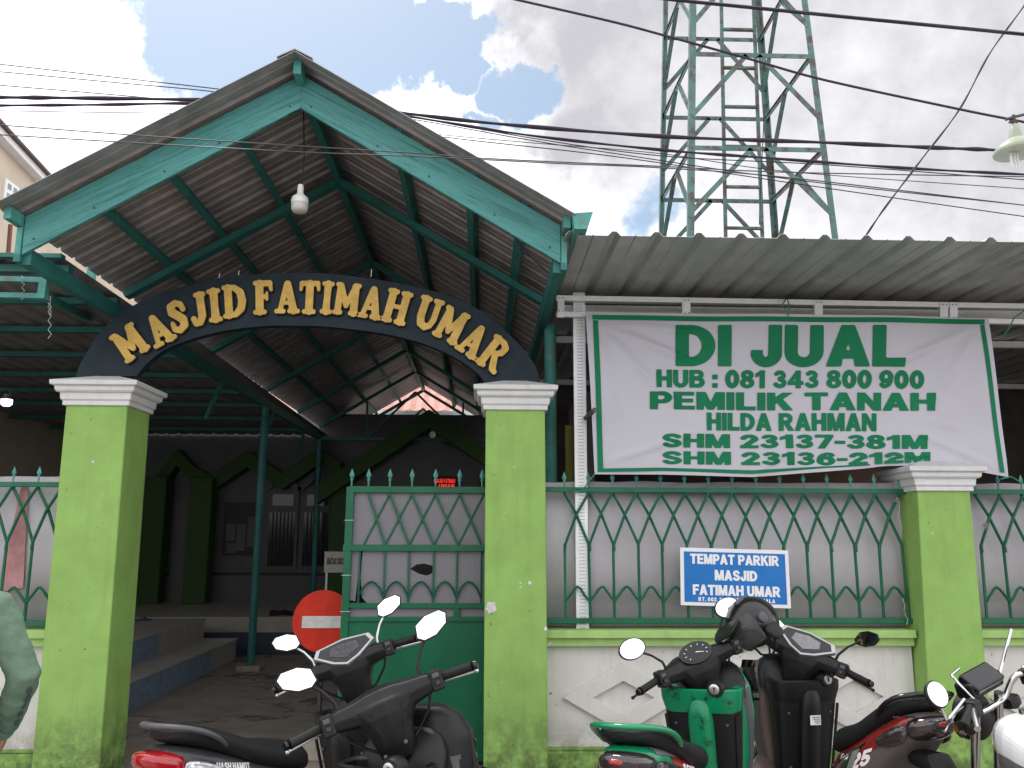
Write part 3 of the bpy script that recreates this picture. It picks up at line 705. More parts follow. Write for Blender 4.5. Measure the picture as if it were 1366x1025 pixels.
# letters: union of rounded strokes, contoured on a grid
def caps(*s): return s
GL = {
 'M': (.92, [(.17, .1, .19, .88, .115, .115), (.74, .1, .72, .88, .135, .13), (.2, .86, .45, .3, .12, .09), (.7, .86, .45, .3, .10, .09), (.06, .07, .28, .07, .07, .07), (.62, .07, .86, .07, .07, .07), (.08, .93, .2, .93, .07, .07), (.72, .93, .85, .93, .07, .07)]),
 'A': (.82, [(.18, .1, .40, .88, .075, .11), (.63, .1, .42, .88, .13, .11), (.25, .32, .56, .32, .06, .06), (.06, .07, .30, .07, .07, .07), (.50, .07, .78, .07, .07, .07)]),
 'S': (.66, [(.54, .68, .5, .83, .085, .09), (.5, .83, .34, .91, .09, .09), (.34, .91, .17, .82, .09, .12), (.17, .82, .17, .66, .12, .13), (.17, .66, .33, .52, .13, .13), (.33, .52, .47, .38, .13, .13), (.47, .38, .47, .22, .13, .12), (.47, .22, .3, .09, .12, .09), (.3, .09, .14, .16, .09, .09), (.14, .16, .11, .33, .09, .07)]),
 'J': (.56, [(.38, .9, .38, .3, .125, .125), (.38, .3, .3, .12, .125, .1), (.3, .12, .16, .1, .1, .09), (.16, .1, .1, .24, .09, .09), (.24, .93, .50, .93, .07, .07)]),
 'I': (.50, [(.25, .1, .25, .5, .14, .12), (.25, .5, .25, .9, .12, .14), (.09, .07, .41, .07, .07, .07), (.09, .93, .41, .93, .07, .07)]),
 'D': (.82, [(.2, .1, .2, .9, .125, .125), (.2, .92, .42, .90, .08, .09), (.42, .90, .60, .74, .09, .12), (.60, .74, .65, .5, .12, .13), (.65, .5, .60, .26, .13, .12), (.60, .26, .42, .1, .12, .09), (.42, .1, .2, .08, .09, .08), (.07, .93, .2, .93, .07, .07), (.07, .07, .2, .07, .07, .07)]),
 'F': (.68, [(.21, .1, .21, .9, .13, .13), (.21, .91, .55, .91, .09, .09), (.56, .9, .59, .72, .07, .055), (.21, .52, .42, .52, .07, .07), (.45, .62, .45, .44, .045, .045), (.07, .07, .37, .07, .07, .07), (.07, .93, .2, .93, .07, .07)]),
 'T': (.74, [(.37, .1, .37, .9, .13, .13), (.1, .92, .64, .92, .08, .08), (.09, .9, .07, .74, .07, .055), (.65, .9, .67, .74, .07, .055), (.21, .07, .53, .07, .07, .07)]),
 'H': (.86, [(.2, .1, .2, .9, .125, .125), (.66, .1, .66, .9, .125, .125), (.2, .5, .66, .5, .065, .065), (.07, .07, .33, .07, .07, .07), (.53, .07, .79, .07, .07, .07), (.07, .93, .33, .93, .07, .07), (.53, .93, .79, .93, .07, .07)]),
 'U': (.84, [(.2, .9, .2, .38, .125, .125), (.64, .9, .64, .38, .10, .10), (.2, .38, .26, .19, .125, .12), (.26, .19, .42, .10, .12, .1), (.42, .10, .57, .18, .1, .09), (.57, .18, .64, .38, .09, .1), (.07, .93, .33, .93, .07, .07), (.52, .93, .76, .93, .07, .07)]),
 'R': (.86, [(.2, .1, .2, .9, .125, .125), (.2, .92, .44, .91, .08, .085), (.44, .91, .58, .8, .085, .11), (.58, .8, .56, .64, .11, .10), (.56, .64, .42, .53, .10, .075), (.42, .53, .2, .52, .075, .07), (.42, .5, .62, .16, .1, .11), (.62, .13, .76, .09, .09, .075), (.07, .07, .33, .07, .07, .07), (.07, .93, .2, .93, .07, .07)]),
}
def sdf_letter(ch, grow=0., st=.022):
    w, S = GL[ch]
    def d(x, y):
        m = 9
        for x0, y0, x1, y1, r0, r1 in S:
            dx, dy = x1 - x0, y1 - y0; L2 = dx * dx + dy * dy
            u = max(0, min(1, ((x - x0) * dx + (y - y0) * dy) / L2)) if L2 else 0
            q = math.hypot(x - x0 - u * dx, y - y0 - u * dy) - (r0 + (r1 - r0) * u)
            if q < m: m = q
        return m - grow
    return march(d, -.12, -.12, w + .12, 1.12, st), w
LET = [('M', 175, 458.5, 38, 43, 1.05), ('A', 213.5, 441, 31, 43, 1), ('S', 239.5, 424, 18, 45, 1), ('J', 266.5, 414.6, 11, 45, 1), ('I', 288, 409, 9, 44, 1), ('D', 315, 403.3, 7, 44, 1.02),
       ('F', 353, 398.5, 4, 45, 1), ('A', 384.5, 397.8, 1, 44, 1), ('T', 414, 398.5, 0, 44, 1), ('I', 437.5, 399, -3, 43, .92), ('M', 464, 400.6, -5, 43, .98), ('A', 496.5, 405, -9, 44, 1), ('H', 530, 411, -14, 45, 1),
       ('U', 572, 420.6, -17, 45, 1), ('M', 602.5, 435.2, -26, 45, .98), ('A', 632, 455.2, -33, 45, 1), ('R', 660.5, 474.5, -37, 46, .98)]
for ch, px, py, ang, hpx, wk in LET:
    h = hpx * 1.05 * AY / F / .99; c = at(px, py, AY); a = R(ang)
    for grow, ya, yb, mm, nm in ((.022, AY - .018, AY + .002, BLKO, 'letter_shadow_backing'), (0., AY - .034, AY - .0185, GOLD, 'letter')):  # black backing paints the shadow outline round each gold letter
        me, w = sdf_letter(ch, grow)
        def fm(x, y, Y, s=1):
            u = (x - w / 2) * h * .86 * wk; v = (y - .5) * h
            return (c.x + u * math.cos(a) - v * math.sin(a), Y, c.z + u * math.sin(a) + v * math.cos(a))
        ob = extrude_mesh(me, lambda x, y: fm(x, y, ya), lambda x, y: fm(x, y, yb))
        if nm == 'letter': lo = ob.build(nm, mm, arch)
        else: bk = ob.build('letter_shadow_backing', mm, arch)
    bk.parent = lo; bk.matrix_parent_inverse = Matrix.Identity(4)
# short wire stubs on the arch top
for px, py in ((292, 371), (495, 366), (318, 367)):
    p = at(px, py, AY + .02); q = MB(); q.tube([(p.x, AY + .02, p.z - .02), (p.x + .003, AY + .02, p.z + .035)], .003, 5); q.build('wire_stub', GALV, arch)

# ================================================================== gable canopy
Y0, YE = 5.0, 16.4
apx = at(403, 100, Y0); el, er = at(34, 289, Y0), at(747.5, 301, Y0)
ez = (el.z + er.z) / 2; hw = (er.x - el.x) / 2
ridge_x = apx.x
gc_ = thing('gable_canopy', 'gabled driveway roof with turquoise fascia boards and ribbed grey sheets behind the arch', 'canopy', (ridge_x, Y0, 0))
def slope(side, u):    # u=0 ridge .. 1 eave at fascia top
    e = el if side < 0 else er
    return apx.x + (e.x - apx.x) * u, apx.z + (e.z - apx.z) * u
def ribbed(x_of, y_a, y_b, period, ht, parent, m, nm, thick=.0012):
    """sheet with trapezoid ribs; x_of: list of (x,z) along the rib direction; ribs repeat along Y"""
    q = MB(); prof = []; y = y_a
    while y < y_b:
        prof += [(y, 0), (y + period * .36, 0), (y + period * .40, ht * .35), (y + period * .44, 0), (y + period * .74, 0), (y + period * .82, ht), (y + period * .92, ht)]
        y += period
    prof = [p for p in prof if p[0] <= y_b]
    rows = []
    for (x, z) in x_of: rows.append([q.v((x, yy, z + h)) for yy, h in prof])
    for a, b in zip(rows, rows[1:]):
        for i in range(len(a) - 1): q.f([a[i], a[i + 1], b[i + 1], b[i]])
    o = q.build(nm, m, parent); so = o.modifiers.new('so', 'SOLIDIFY'); so.thickness = .004; so.offset = 1
    return o
for s in (-1, 1):
    pts = []
    for u in (0.0, .25, .5, .75, 1.045):
        x, z = slope(s, u); pts.append((x, z + .030))
    ribbed(pts, 4.78, YE, .205, .022, gc_, SHEETR, 'roof_sheet')
    # fascia
    bm_top, bm_bot = slope(s, 0), slope(s, 1); e = el if s < 0 else er
    lowpt = at(403, 144, Y0); lz = apx.z - lowpt.z
    q = MB()
    poly = [(apx.x, apx.z), (e.x, e.z), (e.x, e.z - (at(34, 289, Y0).z - at(34, 340, Y0).z)), (apx.x, apx.z - lz)]
    q.prism(poly, lambda x, z: (x, Y0, z), lambda x, z: (x, Y0 + .028, z)); fb = q.build('fascia_board', teal_board(s), gc_, bevel=.002)
    for u in (.04, .3, .5, .75, .96):
        q = MB(); x, z = slope(s, u); q.lathe([(.006, 0), (.006, -.006), (.003, -.008)], (x, Y0, z - lz * .8), 8, 'Y'); q.build('screw', GREYP, fb)
# ridge cap
q = MB(); q.ring_skin([[(ridge_x - .11, y, apx.z - .012), (ridge_x, y, apx.z + .047), (ridge_x + .11, y, apx.z - .012), (ridge_x + .107, y, apx.z - .016), (ridge_x, y, apx.z + .040), (ridge_x - .107, y, apx.z - .016)] for y in (4.775, 8, 11, YE)]); q.build('ridge_cap', SHEETR, gc_)
q = MB(); q.beam((ridge_x, 4.86, apx.z - .02), (ridge_x, Y0 - .002, apx.z - .02), .05, .11); q.build('ridge_beam_end', TEALD, gc_, bevel=.003)
q = MB(); q.beam((ridge_x, Y0 + .03, apx.z - .06), (ridge_x, YE, apx.z - .06), .05, .10); q.build('ridge_beam', TEAL, gc_)
# purlins
for s, us in ((-1, (.28, .55, .80)), (1, (.37, .66, .86))):
    for u in us:
        x, z = slope(s, u); q = MB(); q.beam((x, Y0 + .03, z - .01), (x, YE, z - .01), .05, .08, (math.sin(R(28)) * s, 0, math.cos(R(28)))); q.build('purlin', TEAL, gc_)
# eave beams, forward ends, posts
for s in (-1, 1):
    e = el if s < 0 else er
    q = MB(); q.beam((e.x - s * .015, Y0 + .03, e.z - .25), (e.x - s * .015, YE, e.z - .25), .06, .10); q.build('eave_beam', TEAL, gc_)
    q = MB(); q.beam((e.x + s * .03, 4.86, e.z - .03), (e.x + s * .03, 5.3, e.z - .03), .045, .075); q.build('eave_beam', TEALD, gc_, bevel=.002)
    q = MB(); q.beam((e.x + s * .022, Y0 + .01, e.z - .25), (e.x + s * .022, Y0 + .01, e.z - .07), .035, .035, (0, 1, 0)); q.build('hanger', TEALD, gc_, bevel=.002)
    q = MB(); q.beam((e.x + s * .02, Y0 - .01, e.z - .27), (e.x + s * .02, Y0 + .3, e.z - .27), .04, .045); q.build('gutter_bearer', TEAL, gc_)
FR = [6.45, 8.5, 10.75, 12.7, 14.4, 16.3]
for Yr in FR:
    for s in (-1, 1):
        (xa, za), (xb, zb_) = slope(s, .01), slope(s, .99)
        q = MB(); q.beam((xa, Yr, za - .09), (xb, Yr, zb_ - .09), .05, .085, (0, 1, 0)); q.build('rafter', TEAL, gc_)
    if Yr > 14:
        q = MB(); q.beam((el.x, Yr, ez - .28), (er.x, Yr, ez - .28), .05, .05); q.build('tie_beam', TEAL, gc_)
        for s in (-1, 1):
            x, z = slope(s, .5); q = MB(); q.beam((ridge_x, Yr, apx.z - .45), (x, Yr, ez - .27), .035, .035, (0, 1, 0)); q.build('strut', TEAL, gc_)
            q = MB(); q.beam((x, Yr, ez - .27), (x, Yr, z - .13), .035, .035, (0, 1, 0)); q.build('strut', TEAL, gc_)
    px_l = at(345, 700, 10.75).x; px_r = at(735, 500, 6.4).x
    for s, x in ((-1, px_l), (1, px_r)):
        if s < 0 and Yr in (8.5, 12.7): continue
        q = MB(); q.tube([(x, Yr, .06), (x, Yr, ez - .28)], .048, 12); pp = q.build('post', TEAL if Yr > 6.5 else TEALD, gc_, smooth=60)
        q = MB(); q.box(x - .14, x + .14, Yr - .14, Yr + .14, 0, .07); q.build('post_footing', CONC, pp, bevel=.01)
    for s, x in ((-1, px_l), (1, px_r)):
        q = MB(); q.beam((x, Yr, ez - .75), (x, Yr + .45, ez - .3), .035, .035); q.build('knee_brace', TEAL, gc_)
# gutter at the right eave
q = MB(); gxr = er.x + .055
pr = [(gxr, er.z + .0), (gxr + .01, er.z - .10), (gxr + .09, er.z - .10), (gxr + .125, er.z + .01), (gxr + .118, er.z + .01), (gxr + .086, er.z - .092), (gxr + .018, er.z - .092), (gxr + .008, er.z)]
q.prism(pr, lambda x, z: (x, 4.80, z), lambda x, z: (x, 5.1, z)); q.build('gutter', TEALD, gc_)
q = MB(); q.prism([pr[0], pr[1], pr[2], pr[3]], lambda x, z: (x, 4.797, z), lambda x, z: (x, 4.792, z)); q.build('gutter_end', TEALD, gc_)
# black cable under the right slope
q = MB(); a = at(690, 320, 5.3); b = at(733, 365, 6.0); q.tube([a, (a + b) / 2 + Vector((0, 0, -.02)), b], .006, 6); tag(q.build('drooping_cable', CABLE), 'short black cable drooping under the right roof slope', 'cable')

# bulb on its cord
by = 5.25; c = at(400, 270, by); top = at(403, 146, by)
t = thing('hanging_bulb', 'white screw-in bulb hanging on a black cord below the gable peak', 'lamp', tuple(c))
q = MB(); q.tube([(c.x + .008, by, c.z + .09), (c.x + .013, by, (c.z + top.z) / 2), (top.x + .01, by, apx.z - .12)], .004, 6); q.build('cord', CABLE, t)
q = MB(); q.lathe([(.006, .125), (.017, .12), (.021, .10), (.021, .06), (.028, .052), (.034, .045)], c, 16); q.build('socket', WPLA, t, smooth=50)
q = MB(); q.lathe([(.033, .046), (.050, .032), (.056, .015), (.056, -.012)], c, 24); q.build('bulb_collar', WPLA, t, smooth=50)
q = MB(); q.lathe([(.054, -.0125), (.055, -.035), (.052, -.055), (.042, -.068), (.02, -.074)], c, 24); q.build('bulb_diffuser', mat('bulb_frost', (.50, .50, .47), .3), t, smooth=50)

# ================================================================== right canopy
rzf, rzb = at(1080, 319, 4.88).z, at(1080, 391, 6.0).z + .02
rc = thing('side_canopy', 'flat grey ribbed metal roof on a white steel truss above the sale banner', 'canopy', (4.0, 6.0, 0))
q = MB(); per = .262; x = er.x + .02; prof = []
while x < 8.2:
    prof += [(x, 0), (x + per * .10, .028), (x + per * .20, .028), (x + per * .30, 0), (x + per * .62, 0), (x + per * .645, .005), (x + per * .67, 0)]; x += per
dzdy = (rzb - rzf) / (6.0 - 4.88)
rows = [[q.v((xx, yy, rzf + (yy - 4.88) * dzdy * 1 + h)) for xx, h in prof] for yy in (4.88, 6.2, 8.0, 10.0)]
for a, b in zip(rows, rows[1:]):
    for i in range(len(a) - 1): q.f([a[i], a[i + 1], b[i + 1], b[i]])
o = q.build('roof_sheet', SHEETT, rc); so = o.modifiers.new('so', 'SOLIDIFY'); so.thickness = .003; so.offset = 1
TY = 6.02
def tb(p, q2, nm, w=.05, h=.05, mm=GALV, Y=TY): 
    a = at(*p, Y); b = at(*q2, Y); q = MB(); q.beam(a, b, w, h, (0, 1, 0)); return q.build(nm, mm, rc, bevel=.002)
tb((742, 399), (1420, 411), 'truss_chord', .04, .068)
tb((742, 420), (1420, 431), 'truss_chord', .04, .05)
for px in (748, 915, 1091, 1258, 1271, 1420):
    yy = 393 + (px - 742) * .0175
    a = at(px, yy + 2, TY - .024); b = at(px, yy + 31, TY - .024); q = MB(); q.beam(a, b, .062 if px > 760 else .05, .035, (0, 1, 0))
    vb = q.build('truss_web', GALV, rc, bevel=.002)
    for k in range(2):
        for s in (-1, 1):
            q = MB(); q.lathe([(.005, 0), (.005, -.004)], (a.x + s * .014, TY - .042, a.z - .02 - .1 * k), 6, 'Y'); q.build('screw', GREYP, vb)
a = at(770, 392, 6.08); b = at(776, 842, 6.08)
q = MB(); q.beam((a.x + .01, 6.065, b.z - .06), (a.x + .01, 6.065, a.z), .09, .035, (0, 1, 0)); pw = q.build('truss_post', GALV, rc, bevel=.002)
z = b.z
q = MB()
while z < a.z - .05: q.box(a.x - .012, a.x + .032, 6.0455, 6.0472, z, z + .006); z += .024
q.build('post_slots', SLOT, pw)
for s in (1,):
    p = at(745, 640, 6.35); 
# rear frame of the right canopy
for Yr in (7.6, 9.9):
    zr = rzf + (Yr - 4.88) * dzdy - .04
    q = MB(); q.beam((er.x + .1, Yr, zr), (8.1, Yr, zr), .05, .06); q.build('purlin', GALV, rc)
q = MB(); q.beam((er.x + .1, 6.3, rzb - .09), (8.1, 6.3, rzb - .09), .05, .06); q.build('purlin', GALV, rc)
# boards and sacks stored behind the fence
q = MB()
bw = at(1012, 640, 6.9).x
m_ = MB(); m_.box(bw, at(1192, 640, 6.9).x, 6.9, 6.96, 0, at(1080, 624, 6.9).z); tag(m_.build('plywood_board', PLYW, bevel=.004), 'wide brown plywood board standing behind the fence below the banner', 'board')
m_ = MB(); m_.box(at(925, 640, 7.2).x, at(1010, 640, 7.2).x, 7.2, 7.26, 0, at(960, 634, 7.2).z); tag(m_.build('plywood_board', mat('dark_plywood', (.12, .08, .06), .7, var=.25), bevel=.004), 'darker brown board left of the wide plywood behind the fence', 'board')
m_ = MB(); aa = at(762, 650, 6.55)
m_.sup([(0, aa.x, 6.6, .03, .03), (1.2, aa.x, 6.6, .035, .03), (at(760, 568, 6.6).z, aa.x - .01, 6.6, .03, .03)], axis='Z', n=12); tag(m_.build('yellow_pole', mat('olive_wood', (.22, .21, .04), .7, var=.3)), 'olive yellow timber pole standing beside the white truss post', 'pole')
m_ = MB(); m_.sup([(0, aa.x - .13, 6.6, .09, .08), (.9, aa.x - .12, 6.6, .10, .08), (1.9, aa.x - .1, 6.6, .06, .05), (2.05, aa.x - .1, 6.6, .02, .02)], axis='Z', n=14); tag(m_.build('draped_sack', mat('olive_cloth', (.07, .075, .02), .9, var=.5, vscale=12), sub=1), 'dark olive cloth bundle between the turquoise post and the yellow pole', 'bundle')

# interior shed wall behind the right canopy
m_ = MB(); m_.box(er.x + .0, 8.3, 10.0, 10.15, 0, 4.3); tag(m_.build('shed_wall', DARKW), 'dark timber wall at the back of the right shed', 'wall')
m_ = MB(); m_.box(8.3, 8.42, 6.3, 10.0, 0, 4.3); tag(m_.build('shed_wall', DARKW), 'dark timber side wall of the right shed beyond the frame', 'wall')

# ================================================================== banner
BY = 5.93
CRE = []
for (xa, ya, xb, yb_, am, wd) in ((792, 430, 960, 600, .012, .018), (792, 430, 1020, 520, .012, .02), (792, 430, 850, 610, .010, .015), (792, 430, 1000, 450, .008, .02), (1308, 432, 1200, 600, .010, .02), (1308, 432, 1120, 520, .009, .025), (1252, 440, 1256, 620, .012, .012),
        (1330, 625, 1180, 560, .010, .02), (1000, 640, 1100, 560, .008, .03), (800, 620, 980, 560, .010, .02), (1052, 422, 1030, 560, .006, .02), (1052, 422, 1100, 560, .006, .02), (1230, 560, 1290, 575, .008, .008)):
    A0, B0 = at(xa, ya, 5.93), at(xb, yb_, 5.93); CRE.append((A0.x, A0.z, B0.x, B0.z, am, wd))
def b_y(x, z):
    s = 0
    for xa, za, xb, zb_, am, wd in CRE:
        dx, dz = xb - xa, zb_ - za; L2 = dx * dx + dz * dz; u = ((x - xa) * dx + (z - za) * dz) / L2
        if -.1 < u < 1.1:
            d = abs((x - xa) * dz - (z - za) * dx) / math.sqrt(L2); s += am * math.exp(-(d / (wd * (.5 + u))) ** 2) * max(0, 1 - abs(2 * u - .8)) 
    return _by(x, z) - s * 1.5
def _by(x, z):
    return BY - .012 + .012 * math.sin(x * 2.3 + z * 1.4) + .006 * math.sin(x * 7 - z * 5) + .02 * mnoise.noise(Vector((x * 1.1, z * 1.3, 2)))
topl = [(781, 416), (900, 418.5), (1050, 420), (1200, 423), (1318, 425)]
botl = [(793, 633), (880, 633.5), (1003, 636.7), (1098, 629.6), (1150, 625.5), (1180, 622), (1240, 621), (1290, 627), (1343, 637)]
def interp(l, x):
    if x <= l[0][0]: return l[0][1]
    for a, b in zip(l, l[1:]):
        if x <= b[0]: return a[1] + (b[1] - a[1]) * (x - a[0]) / (b[0] - a[0])
    return l[-1][1]
ban = thing('sale_banner', 'white vinyl land sale banner with green border tied to the steel truss', 'banner', tuple(at(1060, 630, BY)))
def bpt(u, v, off=0.):                   # u 0..1 left-right, v 0..1 bottom-top in banner space
    xt, xb = 781 + (1318 - 781) * u, 793 + (1343 - 793) * u
    yt, yb = interp(topl, xt), interp(botl, xb)
    px, py = xb + (xt - xb) * v, yb + (yt - yb) * v
    p = at(px, py, BY); y = b_y(p.x, p.z) + .05 * max(0, (.12 - v)) * math.sin(u * 20) - off
    return Vector((p.x, y, p.z))
q = MB(); NU, NV = 110, 50
G_ = [[q.v(bpt(i / NU, j / NV)) for j in range(NV + 1)] for i in range(NU + 1)]
for i in range(NU):
    for j in range(NV): q.f([G_[i][j], G_[i + 1][j], G_[i + 1][j + 1], G_[i][j + 1]])
o = q.build('vinyl_sheet', BANW, ban, smooth=80)
def ribbon(pts, wpx, nm='border'):
    pass
def px_on(px, py, off=.004):
    p = at(px, py, BY); return Vector((p.x, b_y(p.x, p.z) - off, p.z))
def strip(pa, pb, nm):
    q = MB(); n = 60; a = []
    for i in range(n + 1):
        k = i / n; p1 = (pa[0][0] + (pa[1][0] - pa[0][0]) * k, pa[0][1] + (pa[1][1] - pa[0][1]) * k); p2 = (pb[0][0] + (pb[1][0] - pb[0][0]) * k, pb[0][1] + (pb[1][1] - pb[0][1]) * k)
        r_ = []
        for j in range(4): 
            s = j / 3; r_.append(q.v(px_on(p1[0] + (p2[0] - p1[0]) * s, p1[1] + (p2[1] - p1[1]) * s, .005)))
        a.append(r_)
    for u, w in zip(a, a[1:]):
        for j in range(3): q.f([u[j], w[j], w[j + 1], u[j + 1]])
    q.build(nm, BANG, ban)
strip([(790, 420.5), (1312, 427)], [(790, 427), (1312, 433.5)], 'border_stripe')
strip([(790.5, 428), (797, 629)], [(797.5, 428), (804.5, 629)], 'border_stripe')
strip([(1306, 434), (1331, 630)], [(1312, 434), (1337, 631.5)], 'border_stripe')
bot1 = [(797, 630), (880, 629), (1003, 632.3), (1098, 625.2), (1160, 621)]
q = MB(); rr = []
for i in range(61):
    px = 797 + (1160 - 797) * i / 60; y = interp(bot1, px); w = 4.6 if px < 1000 else 4.6 - (px - 1000) / 160 * 3
    rr.append([q.v(px_on(px, y - w, .005)), q.v(px_on(px, y, .005))])
for u, w in zip(rr, rr[1:]): q.f([u[0], w[0], w[1], u[1]])
q.build('border_stripe', BANG, ban)
LINES = [('DI JUAL', 903, 1203.5, 436, 488, .045, (911.5,)), ('HUB : 081 343 800 900', 876, 1230, 495, 517.5, .028, ()), ('PEMILIK TANAH', 867.5, 1244, 524.5, 547, .025, ()),
         ('HILDA RAHMAN', 943, 1167.5, 552, 574.5, .03, ()), ('SHM 23137-381M', 883, 1234, 580.5, 598, .022, ()), ('SHM 23136-212M', 883, 1238, 604, 620.5, .022, ())]
for tx_, x0, x1, y0, y1, of, _ in LINES:
    sk = .006
    last = tx_.endswith('212M')
    def fn(u, v, x0=x0, x1=x1, y0=y0, y1=y1, last=last):
        px = x0 + (x1 - x0) * u; py = y1 + (y0 - y1) * v + (px - (x0 + x1) / 2) * sk
        if last and px > 1120: py += -(px - 1120) * .045 * (1 if v < .5 else .2)
        return px_on(px, py, .0055)
    write(tx_, fn, BANG, ban, .11)
# grommet ties
def tie(pts, r, label, m=STRG, cat='string', nm='tie_string'):
    q = MB(); q.tube(pts, r, 5); return tag(q.build(nm, m), label, cat)
A_ = lambda px, py, Y: at(px, py, Y)
tie([A_(1051, 421, 5.9), A_(1053, 412, 5.9), A_(1052, 404, 5.93), A_(1049, 395, 6.0), A_(1047, 402, 5.93), A_(1042, 409, 5.9), A_(1050, 413, 5.9)], .005, 'green string tying the top middle of the banner to the truss')
tie([A_(1366, 415, 5.9), A_(1353, 424, 5.92), A_(1345, 440, 5.92), A_(1338, 448, 5.92)], .005, 'green string trailing at the upper right of the banner')
tie([A_(793, 633, 5.9), A_(786, 642, 5.92), A_(778, 653, 5.99), A_(770, 651, 6.0), A_(765, 656, 5.98), A_(782, 655, 5.98)], .005, 'green string holding the lower left banner corner to the fence rail', STRG)
tie([A_(1342, 637, 5.9), A_(1330, 641, 5.9), A_(1336, 639, 5.9), A_(1349, 636, 5.9), A_(1360, 643, 5.95), A_(1370, 647, 5.99)], .005, 'green string holding the lower right banner corner', STRG)
q = MB(); p = at(778, 546, 5.97); p2 = at(791, 556 - 12, 5.80); p1 = at(781, 558, 5.99)
q.tube([p1, at(788, 552, 5.86), at(793, 547, 5.74)], .017, 10); tag(q.build('steel_pipe', mat('rusty_pipe', (.09, .06, .06), .6)), 'short rusty pipe stub poking past the left edge of the banner', 'pipe')
# knots of white string on the fence
def knot(px, py, n, r, tail, label, Y=5.99):
    pts = []; c = at(px, py, Y)
    for i in range(n): 
        a = i * 2.4; pts.append((c.x + r * math.cos(a) * random.uniform(.5, 1), Y - .01 * random.random(), c.z + r * 1.3 * math.sin(a) * random.uniform(.5, 1)))
    for k in range(1, 6): pts.append((c.x + .01 * math.sin(k * 2.1) + k * .004, Y - .005, c.z - r - tail * k / 5))
    q = MB(); q.tube(pts, .0028, 4); tag(q.build('string_knot', STRING), label, 'string')
knot(1314, 702, 22, .028, .18, 'ball of white string knotted on the right end fence lattice')
knot(1196, 668, 14, .022, .22, 'pale string dangling from the fence rail beside the banner pillar')
knot(1204, 800, 10, .012, .16, 'white string wound on the last bar near the low wall end')
knot(66, 398, 12, .018, .10, 'pale string loop hanging from the left canopy bracket', 5.5)

# ================================================================== parking sign
SY = 5.985
sg = thing('parking_sign', 'blue sign with white lettering and white frame wired to the fence', 'sign', tuple(at(981, 810, SY)))
TL, TR, BL, BR = (907, 730.5), (1051, 734.5), (908, 807.5), (1055, 812)
def sp(u, v, off=0):
    a = (TL[0] + (TR[0] - TL[0]) * u, TL[1] + (TR[1] - TL[1]) * u); b = (BL[0] + (BR[0] - BL[0]) * u, BL[1] + (BR[1] - BL[1]) * u)
    p = at(b[0] + (a[0] - b[0]) * v, b[1] + (a[1] - b[1]) * v, SY); return (p.x, SY - off, p.z)
q = MB(); q.prism([(0, 0), (1, 0), (1, 1), (0, 1)], lambda u, v: sp(u, v, .006), lambda u, v: sp(u, v, -.004)); q.build('sign_frame', STXT, sg, bevel=.002)
q = MB(); q.prism([(.034, .065), (.966, .065), (.966, .935), (.034, .935)], lambda u, v: sp(u, v, .009), lambda u, v: sp(u, v, .0055)); q.build('sign_face', SBLUE, sg)
for s_, u0, u1, v0, v1, of in (('TEMPAT PARKIR', .092, .905, .73, .895, .045), ('MASJID', .315, .70, .455, .625, .045), ('FATIMAH UMAR', .112, .905, .195, .365, .045), ('RT. 002, RW. 005, KEL. MAKALA', .16, .855, .085, .15, .012)):
    write(s_, lambda x, y, u0=u0, u1=u1, v0=v0, v1=v1: sp(u0 + (u1 - u0) * x, v0 + (v1 - v0) * y, .0105), STXT, sg, .1 if of > .02 else .2)
# ================================================================== lattice tower
TF, TB = 10.6, 12.4
tw = thing('lattice_tower', 'faded turquoise steel lattice water tower frame with an inner ladder rising behind the grey roof', 'tower', (at(1000, 318, 11.5).x, 11.5, 0))
legp = {'fl': ((925, 0), (922, 318), TF), 'fr': ((1073, 0), (1114, 318), TF), 'bl': ((888, 0), (882, 318), TB), 'br': ((1010, 0), (1033, 318), TB)}
legl = {}
for k, (a, b, Y) in legp.items():
    A, B = at(*a, Y), at(*b, Y); legl[k] = (A, B)
def leg_at(k, z):
    A, B = legl[k]; u = (z - B.z) / (A.z - B.z); return B + (A - B) * u
ZT = 10.6
for k in legl:
    q = MB(); a, b = leg_at(k, 0.0), leg_at(k, ZT)
    sx = 1 if k[1] == 'l' else -1; sy = 1 if k[0] == 'f' else -1
    q.beam(a, b, .085, .009, (0, 1, 0)); q.beam(a + Vector((-sx * .04, sy * .046, 0)), b + Vector((-sx * .04, sy * .046, 0)), .009, .085, (0, 1, 0)); q.build('tower_leg', TOWERM, tw)
z1 = at(1000, 74, TF).z; z2 = at(1010, 199, TF).z; dz = z1 - z2
lv = [z1 + dz, z1, z2, z2 - dz, z2 - 2 * dz, z2 - 3 * dz, z2 - 4 * dz]
def br_(a, b, nm='brace', w=.066): q = MB(); q.beam(a, b, w, .012, (0, 1, 0)); q.beam(Vector(a) + Vector((0, .03, w / 2)), Vector(b) + Vector((0, .03, w / 2)), .008, w * .8, (0, 1, 0)); q.build(nm, TOWERM, tw)
faces = [('fl', 'fr'), ('bl', 'br'), ('fl', 'bl'), ('fr', 'br')]
for i, z in enumerate(lv):
    for a, b in faces:
        A, B = leg_at(a, z), leg_at(b, z); br_(A, B, 'girt')
        if i < len(lv) - 1 and lv[i + 1] > 0:
            zl = z - dz * .66; Mx = (A + B) / 2
            for c, s in ((a, -1), (b, 1)): br_(Mx + (B - A) * .05 * s, leg_at(c, zl), 'brace')
    if i == 3: continue
A, B = leg_at('bl', z2 - dz * .62 + .0), leg_at('br', z2 - dz * .62); 
lx0, lx1 = at(962, 0, 11.5), at(968, 318, 11.5); lx2, lx3 = at(1005, 0, 11.5), at(1017, 318, 11.5)
def ext(A, B, z): u = (z - B.z) / (A.z - B.z); return B + (A - B) * u
